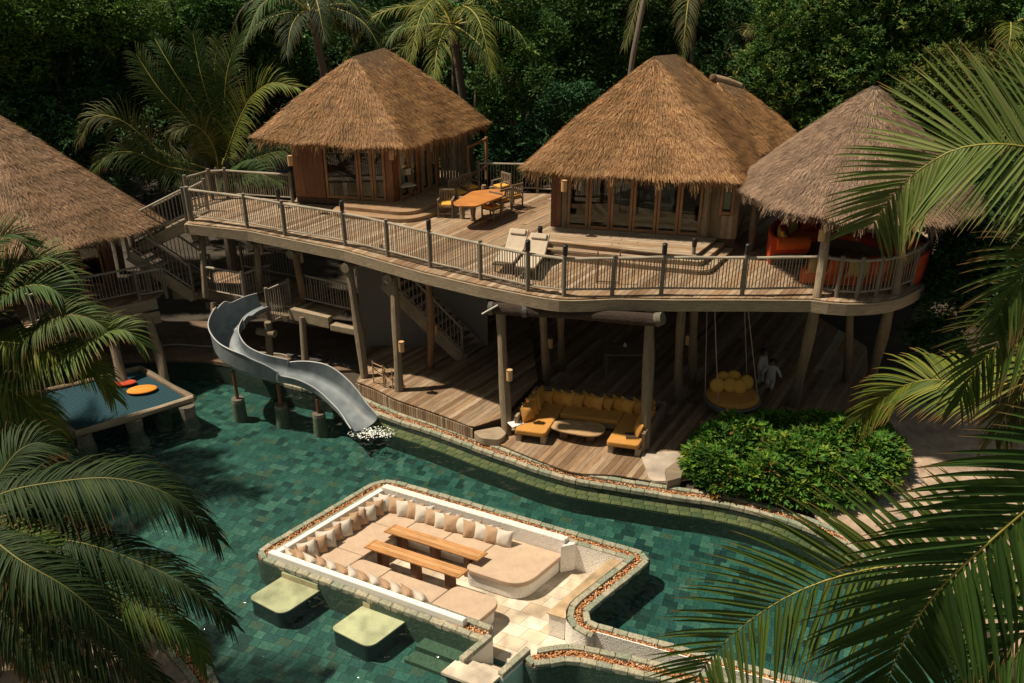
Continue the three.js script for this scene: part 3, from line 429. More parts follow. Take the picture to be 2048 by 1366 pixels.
function stairs(name, label, a, b, w, side, opt = {}) {                    // a top, b bottom: middle of the near edge
  const t = thing(name, label, 'staircase', b), n = opt.n || 9, W = side.clone().setLength(w);
  for (const k of [0, 1]) part(t, 'stringer', beam(a.clone().addScaledVector(W, k).add(V(0, -0.14, 0)), b.clone().addScaledVector(W, k).add(V(0, -0.14, 0)), 0.07, 0.34), greyWood[2]);
  for (let i = 0; i <= n; i++) { const c = lerp(a, b, i / n); part(t, 'tread', beam(c.clone().addScaledVector(W, 0.04).add(V(0, 0.03, 0)), c.clone().addScaledVector(W, 0.96).add(V(0, 0.03, 0)), 0.28, 0.045), pick(greyWood)); }
  for (const k of opt.rails || [0, 1]) { const o = W.clone().multiplyScalar(k), h = 0.95, L = Math.hypot(b.x - a.x, b.z - a.z), A = a.clone().add(o), Bq = b.clone().add(o); part(t, 'handrail', rod(A.clone().add(V(0, h, 0)), Bq.clone().add(V(0, h, 0)), 0.036, 0.036, 8), railM); part(t, 'bottom_rail', rod(A.clone().add(V(0, 0.2, 0)), Bq.clone().add(V(0, 0.2, 0)), 0.026, 0.026, 8), railM);
    const m = Math.round(L / 0.12); for (let j = 1; j < m; j++) { const c = lerp(A, Bq, j / m).add(V(0, 0.2, 0)); const bl = part(t, 'baluster', balGeo, balM, c); bl.scale.y = 1.02; } for (const e of [A, Bq]) part(t, 'newel', rod(e.clone().add(V(0, -0.2, 0)), e.clone().add(V(0, h + 0.08, 0)), 0.055, 0.05, 8), postM); }
  return t;
}
const land = q(268, 492, 25.4);
stairs('upper_stairs', 'flight of stairs from the deck corner down behind the thatched eave', p(374, 440, DK), land, 1.0, V(0.35, 0, -0.94), { n: 8 });
stairs('lower_stairs', 'flight of stairs from behind the thatched eave down to the walkway', land.clone().add(V(0, 0, 0.45)), p(388, 588, WK), 0.9, V(0.4, 0, -0.9), { n: 8 });
stairs('inner_stairs', 'dim inner staircase with railing leading down to the shaded terrace', p(772, 628, 1.9).setY(3.0), p(925, 712, 0.1), 1.0, V(0.5, 0, -0.85), { n: 12, rails: [0] });
const screen = thing('board_screen', 'dark vertical board screen below the stairs corner', 'screen', p(330, 560, WK));
for (let i = 0; i < 9; i++) part(screen, 'board', beam(p(282 + i * 14, 560 + i * 1, WK).add(V(0.4, 0.1, -0.8)), p(282 + i * 14, 560 + i, WK).add(V(0.4, 2.1, -0.8)), 0.2, 0.03), pick(greyWood));
railing('landing_railing', 'short railing in front of the stairs landing', [p(272, 556, 1.9).setY(1.62), p(333, 590, 1.62)].map((v, i) => i ? v : p(280, 600, 1.62)), { h: 0.9, step: 0.1 });
// balcony of the thatched hut at the side
const balc = thing('balcony', 'timber balcony of the large thatched hut by the stairs', 'balcony', p(230, 620, WK));
const bEdge = P([[60, 668], [172, 624], [312, 596]], WK + 0.15);
planks(balc, [...bEdge, V(-10.8, 0, -26.2), V(-17, 0, -26.2)], WK + 0.15, V(0.3, 0, -0.95), 0.15, 0.01, 0.03, 3, deckM, 60);
fascia(balc, bEdge.slice().reverse(), WK - 0.2, WK + 0.13, 0.06); fascia(balc, offset(bEdge, 0.12, false).reverse(), WK - 0.62, WK - 0.24, 0.06, 'edge_beam');
for (const [px, py, bx, by] of [[302, 660, 330, 765], [232, 690, 250, 800]]) part(balc, 'support_post', rod(p(bx, by, -0.4), p(px, py, 0.9).setY(1.3), 0.15, 0.13, 10, 0.03), greyWood[0]);
railing('balcony_railing', 'railing round the timber balcony of the large thatched hut', P([[70, 655], [176, 616], [304, 589]], WK + 0.15), { step: 0.1, h: 1.0 });

// ---------- water slide ----------
{
  const sl = thing('water_slide', 'grey curving plastic water slide dropping from the walkway into the pool', 'water slide', p(560, 790, -0.4));
  const mid = new THREE.CatmullRomCurve3([p(532, 618, 1.42), p(500, 632, 1.36), p(468, 660, 1.18), p(455, 692, 0.95), p(468, 722, 0.74), p(507, 744, 0.58), p(560, 757, 0.45), p(610, 768, 0.32), p(655, 790, 0.1), p(693, 822, -0.16), p(728, 858, -0.4)], false, 'centripetal');
  const N = 96, pts = mid.getSpacedPoints(N), frames = pts.map((c, i) => { const t = pts[Math.min(N, i + 1)].clone().sub(pts[Math.max(0, i - 1)]).normalize(), s = V(-t.z, 0, t.x).normalize(), prev = pts[Math.max(0, i - 6)], next = pts[Math.min(N, i + 6)], d1 = c.clone().sub(prev).setY(0).normalize(), d2 = next.clone().sub(c).setY(0).normalize(); return { c, t, s, n: V().crossVectors(s, t).normalize().multiplyScalar(-1), k: d1.x * d2.z - d1.z * d2.x }; });
  for (const f of frames) if (f.n.y < 0) f.n.negate();
  const K = frames.map((f, i) => { let s = 0, n = 0; for (let j = -8; j <= 8; j++) { const g = frames[i + j]; if (g) { s += g.k; n++; } } return s / n; });
  const W = 0.36, section = (i, inner, sg = 0) => { const lift = [0.0, 0.085, 0.0][sg]; const f = frames[i], l = [], tt = i / N, flare = 1 + Math.max(0, tt - 0.93) * 2.2, bank = THREE.MathUtils.clamp(-K[i] * 2.2, -0.45, 0.45); // higher wall on the outside of the bend
    const hl = 0.34 + Math.max(0, -bank) * 0.75, hr = 0.34 + Math.max(0, bank) * 0.75, taper = tt > 0.9 ? 1 - (tt - 0.9) * 7 : 1, notch = tt < 0.12 ? 0.75 : 1, r = inner ? W : W + 0.025;
    for (let j = 0; j <= 14; j++) { const a = -Math.PI / 2 + Math.PI * j / 14, side = Math.sin(a), y = r * (1 - Math.cos(a)) * 0.62, x = r * side * flare; l.push([x, y - (inner ? 0 : 0.025)]); }
    const topL = (hl * notch - 0.22) * taper, topR = (hr * notch - 0.22) * taper; l.unshift([l[0][0] * 1.02, l[0][1] + Math.max(0.02, topL + lift)]); l.push([l[l.length - 1][0] * 1.02, l[l.length - 1][1] + Math.max(0.02, topR + lift)]);
    return l.map(([x, y]) => f.c.clone().addScaledVector(f.s, x).addScaledVector(f.n, y)); };
  const surf = (i0, i1, inner, sg) => { const pos = [], uv = [], ix = []; for (let i = i0; i <= i1; i++) section(i, inner, sg).forEach((v, j) => { pos.push(v.x, v.y, v.z); uv.push(i * 0.07, j * 0.09); }); const m = 17; for (let i = 0; i < i1 - i0; i++) for (let j = 0; j < m - 1; j++) { const a = i * m + j; inner ? ix.push(a, a + 1, a + m, a + 1, a + m + 1, a + m) : ix.push(a, a + m, a + 1, a + 1, a + m, a + m + 1); } const g = new THREE.BufferGeometry(); g.setAttribute('position', new THREE.Float32BufferAttribute(pos, 3)); g.setAttribute('uv', new THREE.Float32BufferAttribute(uv, 2)); g.setIndex(ix); g.computeVertexNormals(); return g; };
  for (const [sg, [a, b]] of [[0, 16], [16, 56], [56, N]].entries()) {
    const ch = part(sl, 'channel', merge([surf(a, b, true, sg), surf(a, b, false, sg)]), slideM);
    for (const s of [0, 16]) part(ch, 'rim', tube(Array.from({ length: b - a + 1 }, (_, i) => section(a + i, false, sg)[s]).filter((_, i) => i % 2 === 0 || i === b - a), 0.022, (b - a), 6), slideRim);
  }
  for (const i of [16, 56]) part(sl, 'flange', tube(section(i, false, 1), 0.03, 60, 6), slideRim);
  for (const [i, px, py] of [[44, 476, 803], [62, 562, 815], [74, 638, 832]]) { const f = p(px, py, WATER), c = frames[i].c; part(sl, 'pier', rod(f.clone().setY(BED), f.clone().setY(-0.34), 0.2, 0.18, 16), concreteM); part(sl, 'strut', rod(f.clone().setY(-0.36), V(f.x, Math.max(c.y - 0.02, 0.1), f.z), 0.05, 0.05, 10), redWood[1]); }
  const e = frames[N].c, sp = [], cs = []; for (let i = 0; i < 420; i++) { const a = R() * 7, d = R() ** 1.7 * 0.5, v = V(e.x + 0.22 + Math.cos(a) * d * 1.3, WATER + 0.012 + R() ** 3 * 0.1 * (1 - d), e.z + 0.15 + Math.sin(a) * d * 0.7); sp.push(new THREE.Matrix4().compose(v, new THREE.Quaternion(), V(rr(0.4, 1.6), rr(0.25, 0.6), rr(0.4, 1.6)))); }
  const foam = new THREE.InstancedMesh(new THREE.IcosahedronGeometry(0.016, 1), std(C(.85, .88, .85), { roughness: 0.8 }), sp.length); sp.forEach((m, i) => foam.setMatrixAt(i, m)); foam.name = 'foam'; tag(foam, 'white splash of foam where the slide meets the pool', 'splash', null, 'stuff'); scene.add(foam);
}
// ---------- net platform over the pool ----------
{
  const c = [[386, 797], [282, 738], [60, 790], [150, 868]].map(([a, b]) => p(a, b, -0.02)), t = thing('net_platform', 'blue net platform framed with logs on stone piers over the pool', 'net platform', c[0].clone().setY(BED));
  for (let i = 0; i < 4; i++) part(t, 'frame_log', rod(c[i].clone().add(V(0, 0, 0)), c[(i + 1) % 4].clone(), 0.1, 0.1, 10, 0.01), i === 0 ? greyWood[1] : i === 3 ? greyWood[2] : greyWood[0]);
  part(t, 'net', sheet(c, -0.04), std(C(.006, .05, .07), { roughness: 0.85 }));
  const g = []; for (let i = 1; i < 26; i++) g.push(rod(lerp(c[0], c[1], i / 26).setY(-0.035), lerp(c[3], c[2], i / 26).setY(-0.035), 0.006, 0.006, 4), rod(lerp(c[0], c[3], i / 26).setY(-0.035), lerp(c[1], c[2], i / 26).setY(-0.035), 0.006, 0.006, 4));
  tag(part(t, 'net_cord', merge(g), std(C(.008, .055, .075))), null, null, null, 'stuff');
  for (const [px, py] of [[374, 812], [268, 838], [166, 868], [318, 800]]) { const f = p(px, py, -0.12); part(t, 'pier', rod(f.clone().setY(BED), f.clone().setY(-0.1), 0.24, 0.21, 14, 0.02), concreteM); }
  solo('net_cushion', 'orange oval cushion lying on the blue net', 'cushion', new THREE.SphereGeometry(0.42, 24, 12).scale(1, 0.16, 0.6), std(C(.75, .25, .02), { roughness: 0.8 }), p(284, 779, 0.04)).rotation.y = 0.25;
  solo('net_cushion', 'dark red cushion half hidden by palm fronds on the blue net', 'cushion', new THREE.SphereGeometry(0.36, 24, 12).scale(1, 0.18, 0.5), redM, p(247, 766, 0.04)).rotation.y = 0.2;
}
// ---------- thatched roofs ----------
const bladeGeo = (() => { const g = new THREE.PlaneGeometry(1, 1, 1, 2), a = g.attributes.position; for (let i = 0; i < a.count; i++) { const t = a.getY(i) + 0.5; a.setXYZ(i, a.getX(i) * (1 - 0.75 * t), t, 0.12 * t * t); } g.computeVertexNormals(); g.deleteAttribute('uv'); return g; })();
const strawCol = [C(.42, .215, .082), C(.35, .16, .055), C(.5, .285, .118), C(.23, .105, .038), C(.39, .19, .07), C(.58, .37, .175)], greyCol = [C(.33, .205, .125), C(.25, .16, .105), C(.38, .265, .18), C(.19, .125, .085), C(.3, .185, .11), C(.45, .325, .22)];
function thatch(par, eave, top, o = {}) {
  const { n = 9000, cols = strawCol, base = thatchBase, bulge = 0.25, thick = 0.22, fringe = 1, seed = 5, cap = 0 } = o, N = eave.length, rows = 14, r = rng(seed), mid = eave.reduce((s, v) => s.add(v), V(0, 0, 0)).multiplyScalar(1 / N);
  const at = (u, t) => { const f = ((u % 1) + 1) % 1 * N, i = Math.floor(f), k = f - i, j = (i + 1) % N, e = lerp(eave[i], eave[j], k), q2 = lerp(top[i], top[j], k), v = lerp(e, q2, t), out = e.clone().sub(mid).setY(0).normalize(); return v.addScaledVector(out, bulge * 0.5 * Math.sin(Math.PI * t)).add(V(0, bulge * Math.sin(Math.PI * t) * 0.8 + 0.03 * Math.sin(u * 61 + t * 9) * (1 - t), 0)); };
  const grid = (dy, dr, flip, t1 = 1) => { const pos = [], uv = [], ix = [], U = N * 2; for (let j = 0; j <= rows; j++) for (let i = 0; i <= U; i++) { const t = j / rows * t1, v = at(i / U, t), out = v.clone().sub(mid).setY(0); pos.push(v.x - (out.length() > 0.1 ? out.x / out.length() * dr : 0), v.y - dy, v.z - (out.length() > 0.1 ? out.z / out.length() * dr : 0)); uv.push(t * 3, i / U * 14); }
    for (let j = 0; j < rows; j++) for (let i = 0; i < U; i++) { const a = j * (U + 1) + i, b = a + 1, c = a + U + 1, d = c + 1; flip ? ix.push(a, c, b, b, c, d) : ix.push(a, b, c, b, d, c); } const g = new THREE.BufferGeometry(); g.setAttribute('position', new THREE.Float32BufferAttribute(pos, 3)); g.setAttribute('uv', new THREE.Float32BufferAttribute(uv, 2)); g.setIndex(ix); g.computeVertexNormals(); return g; };
  const rim = (() => { const l = Array.from({ length: N * 2 + 1 }, (_, i) => at(i / N / 2, 0)), pos = [], uv = [], ix = []; l.forEach((v, i) => { const out = v.clone().sub(mid).setY(0).normalize(); pos.push(v.x, v.y, v.z, v.x - out.x * 0.1, v.y - thick, v.z - out.z * 0.1); uv.push(0, i * 0.2, 0.3, i * 0.2); if (i) ix.push(i * 2 - 2, i * 2 - 1, i * 2, i * 2, i * 2 - 1, i * 2 + 1); }); const g = new THREE.BufferGeometry(); g.setAttribute('position', new THREE.Float32BufferAttribute(pos, 3)); g.setAttribute('uv', new THREE.Float32BufferAttribute(uv, 2)); g.setIndex(ix); g.computeVertexNormals(); return g; })();
  const roof = part(par, 'roof', merge([grid(0, 0, false), grid(thick, 0.1, true), rim]), base);
  const ms = [], cs = [], q4 = new THREE.Matrix4(), put = (v, dir, nrm, len, w, c) => { const x = V().crossVectors(dir, nrm).normalize(), z = V().crossVectors(x, dir).normalize(); ms.push(q4.clone().makeBasis(x.multiplyScalar(w), dir.clone().multiplyScalar(len), z.multiplyScalar(len)).setPosition(v)); cs.push(c); };
  const courses = 11;
  for (let k = 0; k < n; k++) {
    const u = r(); let t = 1 - Math.sqrt(1 - r() * 0.999); t = Math.min(0.985, (Math.floor(t * courses) + r() ** 1.6) / courses); if (cap && t > cap) continue;
    const v = at(u, t), v2 = at(u, Math.max(0, t - 0.03)), v0 = at(u, t + 0.03), side = at(u + 0.004, t).sub(at(u - 0.004, t)).normalize(), dir = v2.clone().sub(v0).normalize(), nrm = V().crossVectors(dir, side).normalize(); if (nrm.y < 0) nrm.negate();
    dir.addScaledVector(side, (r() - 0.5) * 0.4).addScaledVector(nrm, 0.02 + r() * 0.13).normalize(); const tone = (0.74 + 0.34 * r()) * (1 + 0.13 * Math.sin(u * 43 + t * 17) * Math.sin(u * 23 - t * 31) + 0.1 * Math.sin(u * 97 + 3 * Math.sin(t * 9)) - (Math.floor(t * courses) % 3 === 1 ? 0.1 : 0));
    put(v.addScaledVector(nrm, -0.01), dir, nrm, 0.12 + r() * 0.2, 0.0095 + r() * 0.009, cols[Math.floor(r() * cols.length)].clone().multiplyScalar(tone));
  }
  const per = eave.reduce((s, v, i) => s + v.distanceTo(eave[(i + 1) % N]), 0), nf = Math.round(per * 150 * fringe);
  for (let k = 0; k < nf; k++) { const u = r(), lay = r(), t = 0.002 + lay * 0.03, v = at(u, t).add(V(0, -thick * r() * 0.8, 0)), v0 = at(u, t + 0.05), side = at(u + 0.004, t).sub(at(u - 0.004, t)).normalize(), dir = v.clone().sub(v0).normalize().multiplyScalar(0.5).add(V((r() - 0.5) * 0.4, -0.35 - r() * 0.55, (r() - 0.5) * 0.4)).normalize(), nrm = V().crossVectors(dir, side).normalize(); if (nrm.y < 0) nrm.negate();
    const clump = 0.7 + 0.5 * Math.max(0, Math.sin(u * 97) * Math.sin(u * 231)); put(v, dir, nrm, (0.16 + r() * 0.3) * clump, 0.013 + r() * 0.012, cols[Math.floor(r() * cols.length)].clone().multiplyScalar(0.75 + r() * 0.4)); }
  pieces(roof, 'thatch', bladeGeo, bladeM, ms, cs);
  if (cap) part(roof, 'ridge_cap', (() => { const pos = [], uv = [], ix = [], U = N * 2, m = 6; for (let j = 0; j <= m; j++) for (let i = 0; i <= U; i++) { const t = cap - 0.02 + (1 - cap + 0.02) * j / m, v = at(i / U, t), c2 = at(i / U, Math.max(0, t - 0.2)); const out = c2.sub(mid).setY(0).normalize(); v.addScaledVector(out, 0.05).add(V(0, 0.06, 0)); pos.push(v.x, v.y, v.z); uv.push(t * 6, i / U * 8); } for (let j = 0; j < m; j++) for (let i = 0; i < U; i++) { const a = j * (U + 1) + i, b = a + 1, c = a + U + 1, d = c + 1; ix.push(a, b, c, b, d, c); } const g = new THREE.BufferGeometry(); g.setAttribute('position', new THREE.Float32BufferAttribute(pos, 3)); g.setAttribute('uv', new THREE.Float32BufferAttribute(uv, 2)); g.setIndex(ix); g.computeVertexNormals(); return g; })(), o.capM || std(C(.4, .27, .15), { map: strawT, bumpMap: strawT, bumpScale: 0.02 }));
  return roof;
}
function hipped(par, corners, r1, r2, o) {                                 // eave corners (plan polygon at eave height) and the two ends of the ridge
  const eave = resample(roundPath(corners, o.round || 0.3, true, o.round ? 10 : 4), 0.35).map((v) => v), ax = r2.clone().sub(r1), L2 = Math.max(1e-6, ax.lengthSq());
  const top = eave.map((e) => { const t = THREE.MathUtils.clamp(e.clone().sub(r1).setY(0).dot(ax.clone().setY(0)) / L2, 0, 1), c = lerp(r1, r2, t), out = e.clone().sub(c).setY(0).normalize(); return c.addScaledVector(out, o.roll ? 0.07 : 0.015); });
  const roof = thatch(par, eave, top, o);
  if (!o.roll) return roof;
  const cx = tube([lerp(r1, r2, -0.12), r1, lerp(r1, r2, 0.5).add(V(0, 0.02, 0)), r2, lerp(r1, r2, 1.12)], o.roll, 16, 10); part(roof, 'ridge_roll', cx, o.capM || std(C(.72, .5, .3), { map: strawT, bumpMap: strawT, bumpScale: 0.03 })); for (const e of [lerp(r1, r2, -0.12), lerp(r1, r2, 1.12)]) part(roof, 'ridge_end', new THREE.SphereGeometry(o.roll, 12, 8).translate(e.x, e.y, e.z), o.capM || thatchBase);
  return roof;
}
function cone(par, c, rad, eaveY, apexY, o) { const n = o.n0 || 60, eave = [], top = []; for (let i = 0; i < n; i++) { const a = -i / n * Math.PI * 2, w = 1 + 0.012 * Math.sin(i * 1.7); eave.push(V(c.x + Math.cos(a) * rad * w, eaveY + 0.02 * Math.sin(i * 2.3), c.z + Math.sin(a) * rad * w)); top.push(V(c.x + Math.cos(a) * 0.06, apexY, c.z + Math.sin(a) * 0.06)); } return thatch(par, eave, top, o); }
// wall pieces along a base line
function facade(par, a, b, h, list) {
  const d = b.clone().sub(a), at = (t, y) => a.clone().addScaledVector(d, t).add(V(0, y, 0)), nrm = V(-d.z, 0, d.x).normalize();
  for (const [kind, t0, t1] of list) {
    if (kind === 'boards') { const n = Math.max(1, Math.round(d.length() * (t1 - t0) / 0.16)); for (let i = 0; i < n; i++) { const k = t0 + (t1 - t0) * (i + 0.5) / n, w = d.length() * (t1 - t0) / n - 0.006, g = B(w, h, 0.04), m = part(par, 'board', g, pick(redWood), at(k, h / 2).addScaledVector(nrm, rr(-0.004, 0.004))); m.rotation.y = Math.atan2(-d.z, d.x); } }
    if (kind === 'grey') { const n = Math.max(1, Math.round(d.length() * (t1 - t0) / 0.14)); for (let i = 0; i < n; i++) { const k = t0 + (t1 - t0) * (i + 0.5) / n, m = part(par, 'board', B(d.length() * (t1 - t0) / n - 0.006, h, 0.04), pick(greyWood), at(k, h / 2).addScaledVector(nrm, rr(-0.004, 0.004))); m.rotation.y = Math.atan2(-d.z, d.x); } }
    if (kind === 'post') part(par, 'post', rod(at((t0 + t1) / 2, -0.1).addScaledVector(nrm, 0.05), at((t0 + t1) / 2, h).addScaledVector(nrm, 0.05), 0.12, 0.11, 10, 0.015), greyWood[0]);
    if (kind === 'glass' || kind === 'blind') {
      const f = 0.045, e = 0.03, fr = [], L = t1 - t0, mk = (u0, y0, u1, y1) => beam(at(u0, y0), at(u1, y1), 0.07, 0.09, 0.008), up = (u) => { const g = RB(0.075, h, 0.07, 0.008, 1); g.rotateY(Math.atan2(-d.z, d.x)); const c = at(u, h / 2); g.translate(c.x, c.y, c.z); return g; }, s = 0.04 / d.length();
      fr.push(up(t0 + s), up(t1 - s), mk(t0 + 2 * s, 0.06, t1 - 2 * s, 0.06), mk(t0 + 2 * s, h - 0.06, t1 - 2 * s, h - 0.06));
      const w = part(par, kind === 'glass' ? 'door' : 'window', merge(fr), warmWood);
      const pw = d.length() * L - 0.15, pg = new THREE.BoxGeometry(pw, h - 0.2, 0.008); pg.rotateY(Math.atan2(-d.z, d.x)); part(w, 'pane', pg, glassM, at((t0 + t1) / 2, h / 2));
      if (kind === 'blind') { const bg = B(pw - 0.04, h - 0.3, 0.02); bg.rotateY(Math.atan2(-d.z, d.x)); part(w, 'blind', bg, std(C(.55, .52, .44), { map: clothT }), at((t0 + t1) / 2, h / 2).addScaledVector(nrm, -0.09)); }
    }
  }
}
const lampBack = new THREE.BoxGeometry(0.03, 0.12, 0.06);
function wallLamp(label, at) { const t = thing('wall_lamp', label, 'lamp', at, 'cylinder wall lamps'); part(t, 'shade', new THREE.CylinderGeometry(0.085, 0.08, 0.3, 16), lampM, at); part(t, 'rim', new THREE.TorusGeometry(0.085, 0.008, 6, 16).rotateX(Math.PI / 2), darkWood, at.clone().add(V(0, 0.15, 0))); part(t, 'bracket', lampBack, blackM, at.clone().add(V(0, 0, -0.1))); return t; }

// ---------- first hut (beyond the dining table) ----------
{
  const Y = 4.15, FL = p(593.5, 392, Y), Cn = p(789, 404, Y), Rr = p(880, 371, Y), R2 = p(930, 367, Y), h = 2.45;
  const t = thing('thatched_hut', 'square thatched hut with tall glass doors and white blinds standing beyond the dining table', 'hut', lerp(FL, Rr, 0.5));
  facade(t, FL, Cn, h, [['boards', 0, 0.31], ['glass', 0.32, 0.66], ['glass', 0.665, 0.8], ['glass', 0.805, 0.925], ['boards', 0.93, 1]]);
  const side = Rr.clone().sub(Cn); facade(t, Cn, Rr, h, [['boards', 0, 0.1], ['blind', 0.11, 0.33], ['blind', 0.34, 0.52], ['boards', 0.53, 0.57], ['blind', 0.58, 0.76], ['blind', 0.77, 0.93], ['boards', 0.94, 1]]);
  const BL = FL.clone().add(Rr).sub(Cn); for (const [a, b] of [[Rr, BL], [BL, FL]]) part(t, 'wall', beam(a.clone().add(V(0, h / 2, 0)), b.clone().add(V(0, h / 2, 0)), 0.08, h), redWood[1]);
  part(t, 'floor', slab([FL, Cn, Rr, BL], Y - 0.2, Y - 0.01), darkWood);
  const eY = 6.16, c = P([[500, 268], [805, 286], [980, 235]], eY), E = [c[0], c[1], c[2], c[0].clone().add(c[2]).sub(c[1])].reverse();
  hipped(t, E, q(708, 112, 27.6), q(768, 95, 28.6), { n: 72000, cols: strawCol, seed: 21, bulge: 0.05, fringe: 1.3 });
  // steps round its corner
  const st = thing('hut_steps', 'rounded two level wooden platform at the corner of the first hut', 'steps', Cn.clone());
  for (const [lv, y0, y1] of [[[[664, 418], [670, 427], [822, 440], [884, 420], [950, 388], [930, 372], [700, 395]], DK, 4.03], [[[676, 404], [684, 412], [822, 426], [876, 405], [935, 378], [925, 366], [700, 385]], 4.032, Y]]) { const l = roundPath(P(lv, y1), [0.2, 0.2, 0.6, 0.3, 0, 0, 0]); part(st, 'step', slab(l, y0 - 0.02, y1, 0.02), deckM[3]); }
  // boarded screen and gate frame behind
  const sc = thing('board_fence', 'weathered vertical board fence next to the first hut', 'fence', R2); const a = p(882, 372, 4.0), b = p(935, 371, 4.0).add(V(0, 0, -0.3)); for (let i = 0; i < 9; i++) part(sc, 'board', beam(lerp(a, b, i / 9).add(V(0, 0.95, 0)), lerp(a, b, (i + 0.92) / 9).add(V(0, 0.95, 0)), 0.03, 2.0 + rr(-0.05, 0.05)), pick(greyWood));
  const g0 = p(936, 378, DK), g1 = p(973, 362, DK).add(V(0, 0, -0.2)), gf = thing('gate_frame', 'tan timber frame standing open at the far end of the board fence', 'gate', g0); for (const e of [g0, g1]) part(gf, 'post', beam(e.clone(), e.clone().add(V(0, 1.5, 0)).add(V(0.001, 0, 0.001)), 0.09, 0.09), warmWood); for (const y of [0.45, 1.42]) part(gf, 'crossbar', beam(g0.clone().add(V(0, y, 0)), g1.clone().add(V(0, y, 0)), 0.07, 0.09), warmWood);
  const bed = thing('daybed', 'white mattress bed seen through the glass doors of the first hut', 'bed', p(775, 385, Y).add(V(0, 0, -0.9))); part(bed, 'mattress', RB(1.1, 0.22, 1.4, 0.08), std(C(.75, .73, .68), { map: clothT }), p(775, 385, Y).add(V(0, 0.42, -0.9))); part(bed, 'frame', RB(1.12, 0.26, 1.42, 0.02), redWood[0], p(775, 385, Y).add(V(0, 0.17, -0.9)));
  wallLamp('cylinder lamp on the far end wall of the first hut', p(580, 318, 5.6).setY(5.55)); wallLamp('cylinder lamp on the corner post of the first hut beside the white blinds', Cn.clone().add(V(0.02, 1.55, 0.2)));
}
